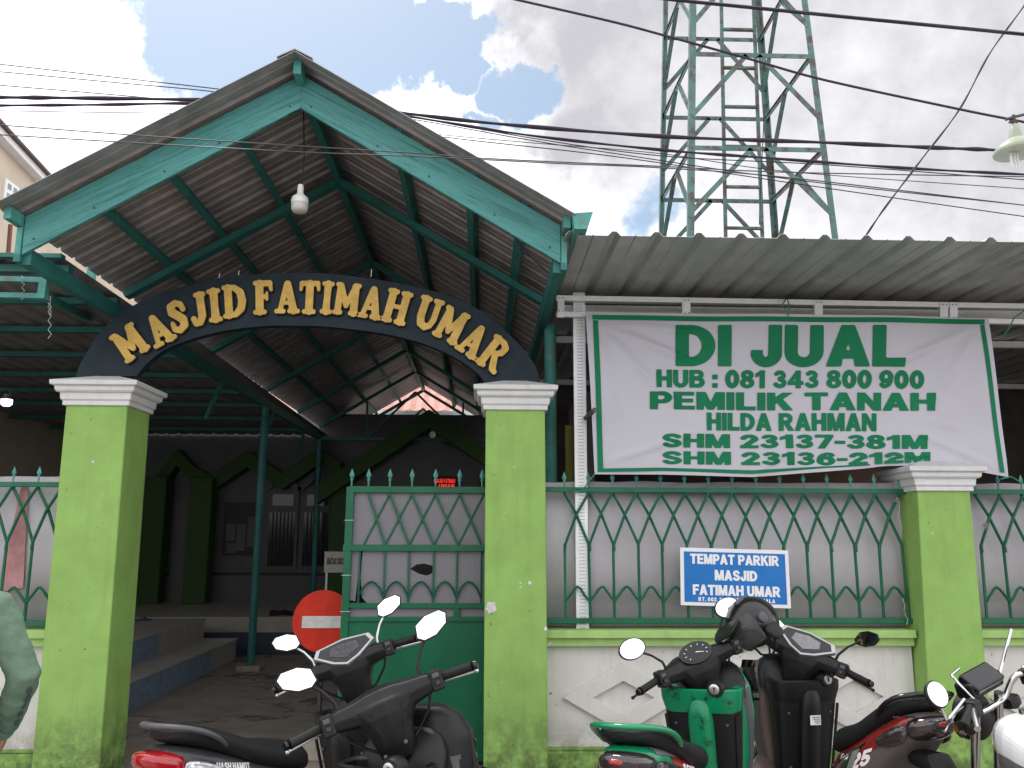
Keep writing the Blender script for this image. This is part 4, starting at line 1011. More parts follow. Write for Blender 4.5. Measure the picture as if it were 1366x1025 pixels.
for A, B in ((lx0, lx1), (lx2, lx3)): q = MB(); q.beam(ext(A, B, 0), ext(A, B, ZT), .05, .03, (0, 1, 0)); q.build('ladder_rail', TOWERM, tw)
z = at(985, 40, 11.5).z; st = z - at(985, 91, 11.5).z; z += 2 * st
while z > .2:
    if z < ZT: q = MB(); q.beam(ext(lx0, lx1, z), ext(lx2, lx3, z), .035, .05, (0, 1, 0)); q.build('ladder_rung', TOWERM, tw)
    z -= st
q = MB(); p = [at(x, y, 11.3) for x, y in ((1020, 140), (1019, 160), (1017, 200), (1014, 260), (1013, 300))]; q.tube(p, .008, 5); q.build('cable_run', CABLE, tw)

# ================================================================== overhead wires
def wire(pts, r, label, Y=8.5, m=CABLE, twist=0, y_end=None):
    q = MB(); P_ = []
    sp_ = smooth_poly([(float(a), float(b)) for a, b in pts], 8)
    n = len(sp_)
    for i, (x, y) in enumerate(sp_): P_.append(at(x, y, Y if y_end is None else Y + (y_end - Y) * i / (n - 1)))
    if twist:
        rs = [r * (1 + .28 * math.sin(i * 1.15)) for i in range(n)]; q.tube(P_, rs, 8)
    else: q.tube(P_, r, 6)
    o = q.build('overhead_cable', m, smooth=60); tag(o, label, 'cable', 'overhead cables crossing the sky'); return o
wire([(640, -12), (690, 0), (820, 30), (895, 50), (1000, 79), (1100, 107), (1280, 146), (1366, 163), (1480, 186)], .013, 'thick black cable sloping from top centre down to the right street lamp', 8.2, CABLEP)
wire([(840, -8), (900, 0), (1010, 11), (1150, 25), (1366, 46), (1500, 60)], .019, 'thickest black cable crossing the top right corner above the others', 8.0, CABLEP)
wire([(-120, 127), (0, 130), (100, 131), (290, 134), (400, 139), (510, 148), (660, 165), (880, 182), (1090, 190), (1240, 197), (1320, 200), (1366, 203), (1500, 207)], .021, 'thick twisted cable passing behind the gable peak and ending past the street lamp', 8.6, CABLEP, 1)
wire([(-120, 142), (0, 141), (130, 140), (262, 138), (400, 140), (520, 152), (700, 180), (880, 200), (1010, 210), (1200, 224), (1366, 233), (1500, 240)], .016, 'second twisted cable just below the thickest one behind the gable', 8.8, CABLEP, 1)
wire([(-60, 80), (0, 86), (150, 103), (300, 120), (430, 136), (560, 157), (700, 183), (880, 208), (1100, 220), (1366, 240), (1480, 248)], .006, 'thin upper wire entering at the top left above the twisted cables', 9.0)
wire([(-60, 92), (0, 96), (150, 110), (290, 123), (430, 142), (560, 161), (700, 186), (820, 205), (1060, 240), (1366, 274), (1480, 287)], .006, 'thin wire second from the top at the left edge', 9.1)
wire([(-60, 109), (0, 114), (120, 124), (250, 136), (420, 158), (600, 184), (820, 209), (1060, 245), (1366, 289), (1480, 304)], .006, 'thin wire third from the top left falling furthest at the right', 9.2)
wire([(-60, 147), (0, 148), (120, 150), (250, 152), (420, 160), (560, 177), (700, 190), (880, 205), (1050, 229), (1366, 252), (1480, 260)], .005, 'thin straight wire under the twisted cables at the left', 9.3)
wire([(-60, 162), (0, 167), (200, 182), (400, 195), (560, 205), (640, 211), (760, 217), (880, 222), (1050, 230), (1366, 236)], .0035, 'thin grey wire crossing in front of the turquoise gable, upper of two', 4.55, CABLEG)
wire([(-60, 176), (0, 180), (200, 192), (400, 203), (560, 209), (640, 213), (760, 219), (880, 224), (1050, 237), (1366, 274)], .0035, 'thin grey wire crossing in front of the turquoise gable, lower of two', 4.5, CABLEG)
wire([(1395, -40), (1366, 8), (1320, 72), (1280, 146), (1230, 212), (1180, 278), (1150, 322), (1100, 392)], .010, 'steep black guy wire slanting down behind the grey roof at the right', 8.4, CABLE, 1)

# ================================================================== street lamp (upper right)
LYc = 5.2; c = at(1357, 200, LYc); k = LYc / F * 1.03
t = thing('street_lamp', 'pale green dish street lamp with a fluorescent tube bulb hanging at the top right', 'lamp', tuple(c))
q = MB(); prof = [(55, 5), (56, 3), (53, -1), (44, -7), (30, -13), (12, -17), (10, -27), (7, -37), (4, -39)]
q.lathe([(r * k * (.56 if r > 15 else .8), -h * k) for r, h in prof] + [(2 * k, 40 * k)], c, 28); q.build('lamp_shade', mat('lamp_enamel', (.32, .36, .28), .4, var=.15), t, smooth=40)
q = MB(); q.lathe([(30 * k, -4.9 * k), (22 * k, 3 * k), (9 * k, 9 * k), (3 * k, 10 * k)], c, 28); q.build('shade_lining', mat('lamp_lining', (.22, .19, .17), .5), t, smooth=60)
q = MB(); q.lathe([(9 * k, 8 * k), (9 * k, -2 * k), (5 * k, -4 * k)], (c.x - 4 * k, c.y, c.z), 12); q.build('lamp_socket', WPLA, t, smooth=40)
for dx in (-8, -3, 1):
    q = MB(); x = c.x + (dx - 2) * k; q.tube([(x, c.y, c.z), (x, c.y, c.z - 22 * k), (x + 1.5 * k, c.y, c.z - 25 * k)], 2.1 * k, 8); q.build('lamp_tube', mat('tube_glass', (.7, .68, .7), .15), t, smooth=60)
q = MB(); q.tube([(c.x - 12 * k, c.y, c.z + 46 * k), (c.x, c.y, c.z + 50 * k), (c.x + 30 * k, c.y, c.z + 58 * k), (c.x + 300 * k, c.y + .2, c.z + 90 * k)], 2.2 * k, 8); q.build('lamp_arm', CABLEG, t)
q = MB(); q.tube([(c.x, c.y, c.z + 38 * k), (c.x, c.y, c.z + 53 * k)], 2.5 * k, 8); q.box(c.x - 7 * k, c.x + 5 * k, c.y - .01, c.y + .01, c.z + 41 * k, c.z + 43.5 * k); q.build('lamp_bracket', mat('rusty_bracket', (.08, .05, .055), .7), t)
q = MB(); px_ = c.x + 300 * k; q.tube([(px_, c.y + .2, 0), (px_, c.y + .2, c.z + 120 * k)], .07, 12); q.build('lamp_pole', CONC, t, smooth=60)

# ================================================================== left canopy
lz0 = at(20, 350, 5.7).z
lc = thing('left_canopy', 'low dark corrugated side roof on turquoise beams at the left of the gable', 'canopy', (-5, 5.7, 0))
xr = el.x - .055
q = MB(); prof = []; x = -8.0
while x < xr: prof += [(x, 0), (x + .03, .02), (x + .07, .02), (x + .10, 0)]; x += .20
zs = lambda y: lz0 + (y - 5.7) * -.012
prof += [(xr + .02, 0), (xr + .14, 0)]
rows = [[q.v((xx if yy > 7.9 else min(xx, xr), yy, zs(yy) + h)) for xx, h in prof] for yy in (5.62, 7.4, 8, 10.5, 14.88)]
for a, b in zip(rows, rows[1:]):
    for i in range(len(a) - 1): q.f([a[i], a[i + 1], b[i + 1], b[i]])
o = q.build('roof_sheet', SHEETR, lc); so = o.modifiers.new('so', 'SOLIDIFY'); so.thickness = .003; so.offset = 1
for y in [5.72, 6.5, 7.4, 8.4, 9.4, 10.4, 11.4, 12.6, 13.8]:
    q = MB(); q.beam((-8, y, zs(y) - .045), (xr, y, zs(y) - .045), .05, .07, (0, 1, 0)); q.build('purlin', TEAL, lc)
fa = at(62, 372, 5.45); 
for py, xe in ((374, 58), (396, 58)):
    a = at(-60, py - 3, 5.45); b = at(xe, py, 5.45); q = MB(); q.beam(a, b, .035, .045 if py > 380 else .03, (0, 1, 0)); q.build('bracket_beam', TEALD, lc, bevel=.002)
q = MB(); q.beam(at(61, 368, 5.45), at(56, 399, 5.45), .05, .05, (0, 1, 0)); q.build('bracket_beam', TEALD, lc, bevel=.002)
q = MB(); q.beam(at(60, 396, 5.47), at(120, 425, 7.2), .04, .05); q.build('bracket_beam', TEAL, lc)
q = MB(); a = at(0, 353, 5.6); q.beam((-8, 5.6, lz0 + .01), (xr, 5.6, lz0 + .01), .03, .06, (0, 1, 0)); q.build('edge_beam', TEAL, lc)
for px in (122,):
    p = at(px, 365, 6.45); q = MB(); q.beam((p.x, 6.45, at(px, 400, 6.45).z), (p.x, 6.45, p.z + .1), .05, .06, (0, 1, 0)); q.build('hanger', TEALD, lc)
for y in (6.45, 10.75):
    q = MB(); q.tube([(-7.2, y, 0), (-7.2, y, zs(y) - .08)], .045, 10); q.build('post', TEAL, lc)
# little lit work lamp, far left
p = at(9, 534, 5.9)
t = thing('work_lamp', 'small lit white lamp hanging on a bent wire at the left edge', 'lamp', tuple(p))
k = 5.9 / F
q = MB(); q.tube([at(-20, 528, 5.9), at(2, 519, 5.9), at(12, 520, 5.9), at(15, 530, 5.9)], .004, 5); q.build('wire_arm', CABLE, t)
q = MB(); q.lathe([(4 * k, 8 * k), (5 * k, 3 * k), (7 * k, 1 * k)], p, 12); q.build('lamp_cap', BLACKP, t)
q = MB(); q.lathe([(7 * k, .9 * k), (7 * k, -5 * k), (4 * k, -8 * k)], p, 12); q.build('lamp_glass', LEDW, t)
# strings hanging under the bracket
for i, (px, y1, n) in enumerate(((99 / 3.252, 368, 4), (66, 452, 6))):
    for j in range(1):
        pts = []; 
        for k_ in range(9): pts.append(at(px + (2.5 if k_ % 2 else -2) + j, (368 if i == 0 else 404) + (k_ * (6 if i else 4)), 5.42))
        q = MB(); q.tube(pts, .0028, 4); tag(q.build('loose_string', STRING), ('frayed pale string under the left end of the turquoise fascia', 'long tangled pale string hanging from the end of the left bracket beam')[i], 'string')

# ================================================================== beige house, far left
xw = at(0, 150, 11.5); 
bh = thing('beige_house', 'beige rendered house with a raking roof edge at the upper left', 'house', (xw.x - 3, 14, 0))
zT = lambda y: xw.z - .40 - (y - 11.5) * .12
q = MB(); X1 = xw.x; prof = [(8.5, 0), (24, 0), (24, zT(24) - .05), (8.5, zT(8.5) - .05)]
q.prism(prof, lambda y, z: (X1, y, z), lambda y, z: (X1 - 7, y, z)); q.build('wall', BEIGE, bh)
q = MB(); q.prism([(8.3, zT(8.3) - .05), (24.2, zT(24.2) - .05), (24.2, zT(24.2) + .06), (8.3, zT(8.3) + .06)], lambda y, z: (X1 + .16, y, z), lambda y, z: (X1 - 7.2, y, z)); q.build('roof', GALV, bh, bevel=.01)
q = MB(); q.prism([(8.32, zT(8.3) + .061), (24.1, zT(24.2) + .061), (24.1, zT(24.2) + .1), (8.32, zT(8.3) + .1)], lambda y, z: (X1 + .22, y, z), lambda y, z: (X1 - 7.2, y, z)); q.build('roof_tiles', mat('roof_dark', (.12, .09, .08), .8), bh)
def on_x(px, py, X): d = ray(px, py); t_ = X / d.x; return Vector((X, d.y * t_, CAMZ + d.z * t_))
a = on_x(6, 238, X1); b = on_x(21, 270, X1)
for j, (pa, pb) in enumerate((((6, 238), (22, 262)),)):
    a = on_x(*pa, X1); b = on_x(*pb, X1); y0_, y1_ = a.y, b.y; z0_, z1_ = min(a.z, b.z) - .2, max(a.z, b.z)
    q = MB(); q.box(X1 - .02, X1 + .03, y0_, y1_, z0_, z1_); w_ = q.build('window', STXT, bh, bevel=.005)
    ym = (y0_ + y1_) / 2; zm = (z0_ + z1_) / 2
    for (ya, yb) in ((y0_ + .05, ym - .03), (ym + .03, y1_ - .05)):
        for (za_, zb2_) in ((z0_ + .05, zm - .03), (zm + .03, z1_ - .05)):
            q = MB(); q.box(X1 + .02, X1 + .034, ya, yb, za_, zb2_); q.build('pane', mat('pane_grey', (.25, .27, .28), .15), w_)
q = MB(); q.tube([on_x(14, 300, X1 + .3), on_x(10, 352, X1 + .3)], .03, 8); q.build('downpipe', mat('pipe_red', (.15, .06, .05), .6), bh)

# ================================================================== mosque building behind
BYM = 14.9
mq = thing('mosque_building', 'shaded white prayer hall with green zigzag trim and pillars behind the driveway', 'building', (-1.5, BYM, 0))
def mx(px, py=700, Y=BYM): return at(px, py, Y).x
def mz(py, px=400, Y=BYM): return at(px, py, Y).z
FZ = .50
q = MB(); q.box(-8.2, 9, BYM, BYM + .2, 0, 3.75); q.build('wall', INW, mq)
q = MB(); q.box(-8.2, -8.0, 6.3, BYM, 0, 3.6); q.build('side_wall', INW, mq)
q = MB(); q.box(1.02, 1.14, 8.6, BYM - .7, 0, 3.1); q.build('side_wall', INW, mq)  # added enclosure between driveway and shed, keeps light out of the interior
def trim(pts, w=16, Y=BYM - .16):
    poly = [at(x, y, Y) for x, y in pts] + [at(x, y + w, Y) for x, y in reversed(pts)]
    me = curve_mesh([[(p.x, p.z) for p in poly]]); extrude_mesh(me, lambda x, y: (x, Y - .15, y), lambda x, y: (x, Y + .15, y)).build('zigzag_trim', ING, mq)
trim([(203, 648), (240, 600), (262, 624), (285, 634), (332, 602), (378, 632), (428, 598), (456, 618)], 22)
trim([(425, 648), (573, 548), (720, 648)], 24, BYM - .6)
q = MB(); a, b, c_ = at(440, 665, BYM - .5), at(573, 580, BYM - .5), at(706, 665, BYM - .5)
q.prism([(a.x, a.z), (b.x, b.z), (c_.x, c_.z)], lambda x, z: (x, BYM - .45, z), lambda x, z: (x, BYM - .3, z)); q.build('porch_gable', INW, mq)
for px0, px1 in ((205, 232), (263, 292), (446, 470), (640, 668)):
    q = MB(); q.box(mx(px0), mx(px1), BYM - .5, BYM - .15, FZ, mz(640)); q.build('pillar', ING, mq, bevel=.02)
q = MB(); q.box(mx(232), mx(263), BYM - .06, BYM - .01, FZ, mz(668)); q.build('doorway', mat('door_shade', (.12, .12, .12), .6), mq)
q = MB(); q.box(mx(480), mx(640), BYM - .06, BYM - .01, FZ, mz(640)); q.build('doorway', GLASSD, mq)
for px0, px1 in ((356, 398), (402, 443)):
    q = MB(); q.box(mx(px0), mx(px1), BYM - .05, BYM + .01, mz(760), mz(652)); wf = q.build('window', SIGNDK, mq)
    q = MB(); q.box(mx(px0 + 4), mx(px1 - 4), BYM - .06, BYM - .045, mz(755), mz(684)); q.build('pane', GLASSD, wf)
    q = MB(); q.box(mx(px0 + 7), mx(px1 - 7), BYM - .06, BYM - .045, mz(675), mz(660)); q.build('pane', GLASSD, wf)
    for i in range(1, 7): 
        q = MB(); x = mx(px0 + 4 + i * 5); q.beam((x, BYM - .075, mz(755)), (x, BYM - .075, mz(684)), .015, .015); q.build('window_bar', CABLE, wf)
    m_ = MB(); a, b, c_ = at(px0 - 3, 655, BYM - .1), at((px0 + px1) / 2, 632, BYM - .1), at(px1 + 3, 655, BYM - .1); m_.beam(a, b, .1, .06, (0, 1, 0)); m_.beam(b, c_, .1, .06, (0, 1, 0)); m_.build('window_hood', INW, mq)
q = MB(); q.box(-7.2, 9, BYM - .03, BYM - .005, mz(768), mz(764)); q.build('dado_line', CABLE, mq)
# red roof beyond
q = MB(); z0r = at(573, 550, 16.9).z; prof = [(-5 + i * .12, .03 if i % 2 else 0) for i in range(110)]
rows = [[q.v((xx, yy, zz + h)) for xx, h in prof] for yy, zz in ((16.9, z0r), (21, z0r + 2.2))]
for i in range(len(prof) - 1): q.f([rows[0][i], rows[0][i + 1], rows[1][i + 1], rows[1][i]])
o = q.build('roof', REDROOF, mq); so = o.modifiers.new('so', 'SOLIDIFY'); so.thickness = .02
q = MB(); q.box(-5, 8.2, 16.6, 16.88, z0r - .3, z0r - .02); q.build('eave', GALV, mq)
# terrace / steps
ty = atz(300, 846, .0).y
t1 = thing('terrace', 'tiled prayer hall terrace with cream edge along the back of the yard', 'terrace', (-2, 12.1, 0))
q = MB(); q.box(-7, 3.6, 12.15, BYM, 0, FZ); q.build('terrace_floor', TILEF, t1, bevel=.004)
q = MB(); q.box(-7, 3.6, 12.13, 12.148, .30, FZ + .003); q.build('edge_tiles', TILEC, t1)
q = MB(); q.box(-7, 3.6, 12.13, 12.148, 0, .297); q.build('riser_tiles', mat('dark_riser', (.05, .06, .09), .4), t1)
def stepb(pa_near, pa_far, ztop, zbot, xl, y_far, split, name_lab):
    x0 = at(*pa_near, 1).x
def xz_on(px, py, z): return atz(px, py, z)
n1_, f1_ = xz_on(153, 963, 0), xz_on(315, 877, 0)
SX1 = (n1_.x + f1_.x) / 2; SYF = min(f1_.y, 11.0); 
st1 = thing('side_steps', 'two tiled steps with blue mosaic risers along the left of the driveway', 'steps', (SX1, 9, 0))
S1Z = .27
def on_px(px, py, X): return on_x(px, py, X)
ysp = on_x(282, 880, SX1).y; yfar = on_x(315, 862, SX1).y
q = MB(); q.box(-7, SX1 - .02, 6.6, yfar, 0, S1Z - .012); q.build('step_core', CONC, st1)
q = MB(); q.box(-7, SX1 + .02, 6.6, yfar + .02, S1Z - .012, S1Z); q.build('step_tread', TILEF, st1, bevel=.002)
q = MB(); q.box(SX1 - .019, SX1, 6.6, ysp, .0, S1Z - .0125); q.build('mosaic_riser', TILEB, st1)
q = MB(); q.box(SX1 - .019, SX1 - .001, ysp + .003, yfar + .01, .0, S1Z - .0125); q.build('plain_riser', TILEC, st1)
q = MB(); q.box(-7, SX1 - .02, yfar, yfar + .019, .0, S1Z - .0125); q.build('plain_riser', TILEC, st1)
a2 = xz_on(158, 892, S1Z); b2 = xz_on(272, 852, S1Z); SX2 = (a2.x + b2.x) / 2
ysp2 = on_x(212, 860, SX2).y; yfar2 = on_x(272, 841, SX2).y; S2Z = .52
q = MB(); q.box(-7, SX2 - .02, 6.6, yfar2, S1Z, S2Z - .012); q.build('step_core', CONC, st1)
q = MB(); q.box(-7, SX2 + .02, 6.6, yfar2 + .02, S2Z - .012, S2Z); q.build('step_tread', TILEF, st1, bevel=.002)
q = MB(); q.box(SX2 - .019, SX2, 6.6, ysp2, S1Z, S2Z - .0125); q.build('mosaic_riser', TILEB, st1)
q = MB(); q.box(SX2 - .019, SX2 - .001, ysp2 + .003, yfar2 + .01, S1Z, S2Z - .0125); q.build('plain_riser', TILEC, st1)
q = MB(); q.box(-7, SX2 - .02, yfar2, yfar2 + .019, S1Z, S2Z - .0125); q.build('plain_riser', TILEC, st1)
# notice board, small sign, led text, shoes, slippers
nb = thing('notice_board', 'dark framed notice board with pinned papers on the shaded hall wall', 'notice board', (mx(322), BYM - .06, mz(740)))
q = MB(); q.box(mx(300), mx(346), BYM - .07, BYM - .03, mz(741), mz(671)); q.build('frame', CABLE, nb)
for k, (x0, x1, y0, y1) in enumerate(((304, 316, 722, 700), (318, 330, 735, 700), (306, 318, 738, 725), (332, 342, 730, 690))):
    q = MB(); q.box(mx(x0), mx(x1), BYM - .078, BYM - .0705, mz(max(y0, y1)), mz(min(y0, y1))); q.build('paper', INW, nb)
ss = thing('standing_sign', 'small grey information board on thin legs beside the gate', 'sign', (at(447, 800, 11).x, 11, 0))
a = at(433, 736, 11); b = at(462, 764, 11)
q = MB(); q.box(a.x, b.x, 11, 11.03, b.z, a.z); q.build('board', SIGNW, ss)
for px in (434, 461): q = MB(); x = at(px, 800, 11).x; q.box(x - .012, x + .012, 11.005, 11.028, 0, b.z); q.build('leg', GALV, ss)
write('BATAS SUCI', lambda x, y: (a.x + .04 + (b.x - a.x - .08) * x, 10.996, b.z + .1 + .08 * y), CABLE, ss)
p0, p1 = at(579, 648, 13.5), at(607, 642, 13.5)
ld = thing('led_sign', 'dark panel with red lit lettering above the gate top', 'sign', (p0.x, 13.5, p0.z))
q = MB(); q.box(p0.x - .02, p1.x + .04, 13.5, 13.55, p0.z - .05, p1.z + .08); q.build('housing', CABLE, ld)
for j, s_ in enumerate(('MASJID FATIMAH', 'UMAR')):
    write(s_, lambda x, y: (p0.x + (.0 if j == 0 else .08) + (p1.x - p0.x) * x * (1 if j == 0 else .75), 13.496, p0.z + (.045 if j == 0 else -.035) + .06 * y), LEDR, ld)
def shoe(px, py, ang, m, lab, Y=12.4, g=None):
    c = at(px, py, Y); c = Vector((c.x, Y, FZ)); t_ = thing('shoe', lab, 'shoe', tuple(c), g, False, (0, 0, ang))
    q = MB(); q.sup([(-.13, 0, .03, .03, .028), (-.1, 0, .045, .042, .042), (-.02, 0, .035, .04, .035), (.07, 0, .03, .05, .028), (.13, 0, .025, .03, .02)], n=12); q.build('upper', m, t_, sub=1)
    q = MB(); q.box(-.13, .13, -.04, .04, 0, .012); q.build('sole', RUBBER, t_, bevel=.005)
shoe(372, 818, .3, RUBBER, 'black shoe lying on the terrace edge, left of the pair')
shoe(385, 818, -.4, BLACKP, 'black shoe lying on the terrace edge, right of the pair')
c = atz(188, 827, .53); t_ = thing('slipper', 'blue rubber slipper left on the upper tiled step', 'slipper', (c.x, c.y, .52), None, False, (0, 0, .2))
q = MB(); q.sup([(-.13, 0, .012, .035, .012), (-.03, 0, .012, .035, .012), (.07, 0, .012, .048, .012), (.13, 0, .012, .03, .01)], n=12); q.build('sole', mat('slipper_blue', (.03, .06, .25), .6), t_)
q = MB(); q.tube([(.08, 0, .02), (.03, .04, .045), (-.01, .042, .02)], .006, 5); q.tube([(.08, 0, .02), (.03, -.04, .045), (-.01, -.042, .02)], .006, 5); q.build('strap', CABLE, t_)
# bulb under the porch and small lamp at roof
c = at(577, 580, 12.6); t_ = thing('porch_bulb', 'small unlit bulb hanging inside under the far canopy truss', 'lamp', tuple(c))
q = MB(); q.ell(c, (.045, .045, .055), 12, 8); q.build('bulb', WPLA, t_, smooth=60)
q = MB(); q.tube([(c.x, c.y, c.z + .05), (c.x, c.y, c.z + .4)], .006, 5); q.build('cord', CABLE, t_)
# ================================================================== scooters
RAKE = R(26)
def steer_matrix(zb, ang):
    p = Vector((.0, 0, zb - .06)); ax = Vector((-math.sin(RAKE), 0, math.cos(RAKE)))
    return Matrix.Translation(p) @ Matrix.Rotation(ang, 4, ax) @ Matrix.Translation(-p)
def plate(M, poly, o, eu, ev, nrm, t0, t1, name, m, parent, bevel=0.):
    """flat polygon in the plane (o; eu, ev), thickened along nrm from t0 to t1"""
    o, eu, ev, nrm = Vector(o), Vector(eu), Vector(ev), Vector(nrm); q = MB(); q.M = M
    q.prism(poly, lambda a, b: o + eu * a + ev * b + nrm * t0, lambda a, b: o + eu * a + ev * b + nrm * t1)
    return q.build(name, m, parent, bevel=bevel)
HEX = [(-.062, -.012), (-.045, .028), (0, .040), (.055, .030), (.070, .008), (.052, -.022), (.0, -.038), (-.045, -.032)]
OVAL = [(.066 * math.cos(a) * (1 if abs(math.cos(a)) < .8 else .98), .046 * math.sin(a)) for a in [2 * math.pi * k / 20 for k in range(20)]]
def mirror(M, s, zb, parent, shape='hex', stem_m=BLACKP, reach=.10, up=.155, yaw=0., tilt=12, out=.155, big=1.0):
    q = MB(); q.M = M
    cy, cz = s * (out + reach), zb + .03 + up
    q.tube([(.0, s * out, zb + .015), (.005, s * (out + .005), zb + .06), (.01, s * (out + reach * .35), zb + .03 + up * .55), (.02, s * (out + reach * .8), cz - .02)], [.008, .0065, .0055, .006], 8)
    q.lathe([(.012, zb), (.013, zb + .02), (.009, zb + .03)], (0, s * out, 0), 10)
    st = q.build('mirror_stem', stem_m, parent, smooth=50)
    poly = [(a * s * big, b * big) for a, b in (HEX if shape == 'hex' else OVAL)]
    if shape == 'round': poly = [(.052 * math.cos(2 * math.pi * k / 24), .052 * math.sin(2 * math.pi * k / 24)) for k in range(24)]
    L = Matrix.Translation((.02, cy, cz)) @ Matrix.Rotation(R(yaw) * s, 4, 'Z') @ Matrix.Rotation(R(tilt), 4, 'Y') @ Matrix.Rotation(R(12 if shape == 'hex' else 0) * s, 4, 'X')
    q = MB(); q.M = M @ L
    rings = [[(x, a * k, b * k) for a, b in poly] for x, k in ((-.0, .93), (-.006, .97), (-.006, 1.06), (.004, 1.07), (.018, .92), (.028, .6), (.031, .2))]
    q.ring_skin(rings); sh = q.build('mirror_housing', BLACKP, parent, smooth=35)
    q = MB(); q.M = M @ L; q.prism(poly, lambda a, b: (-.0075, a * .965, b * .965), lambda a, b: (-.003, a * .965, b * .965)); q.build('mirror_glass', MIRROR, sh)
def wheel(x, parent, r=.245, w=.045, steer=None, spokes=5):
    q = MB()
    if steer is not None: q.M = steer
    prof = [(r - .065, -w * .7), (r - .03, -w), (r - .006, -w * .75), (r, 0), (r - .006, w * .75), (r - .03, w), (r - .065, w * .7)]
    n = 36; rings = []
    for k in range(n):
        t = 2 * math.pi * k / n; rings.append([(x + a * math.cos(t), b, r + a * math.sin(t)) for a, b in prof])
    rings.append(rings[0]); q.ring_skin(rings, cap=False, close=True)
    wh = q.build('tyre', RUBBER, parent, smooth=50)
    q = MB()
    if steer is not None: q.M = steer
    rings = []
    for k in range(n + 1):
        t = 2 * math.pi * k / n; rings.append([(x + a * math.cos(t), b, r + a * math.sin(t)) for a, b in ((r - .08, -w * .6), (r - .062, -w * .72), (r - .062, w * .72), (r - .08, w * .6))])
    q.ring_skin(rings, cap=False)
    for k in range(spokes):
        t = 2 * math.pi * k / spokes + .3; q.tube([(x, 0, r), (x + (r - .07) * math.cos(t), 0, r + (r - .07) * math.sin(t))], [.02, .013], 6)
    q.lathe([(.035, -.05), (.035, .05)], (x, 0, r), 14, 'Y'); q.build('rim', GREYP, wh, smooth=40)
def patch(t, body, poly, sgn, m, nm, off=.0018):
    me = curve_mesh([poly]); q = map_mesh(me, lambda a, b: Vector((a, sgn * .20, b)))
    bm = q.bm; bmesh.ops.triangulate(bm, faces=bm.faces)
    bmesh.ops.subdivide_edges(bm, edges=bm.edges, cuts=5, use_grid_fill=True)
    o = q.build(nm, m, t, smooth=80); s = o.modifiers.new('w', 'SHRINKWRAP'); s.target = body; s.wrap_method = 'PROJECT'; s.use_project_x = s.use_project_z = False; s.use_project_y = True; s.use_negative_direction = True; s.use_positive_direction = True; s.offset = off
    return o

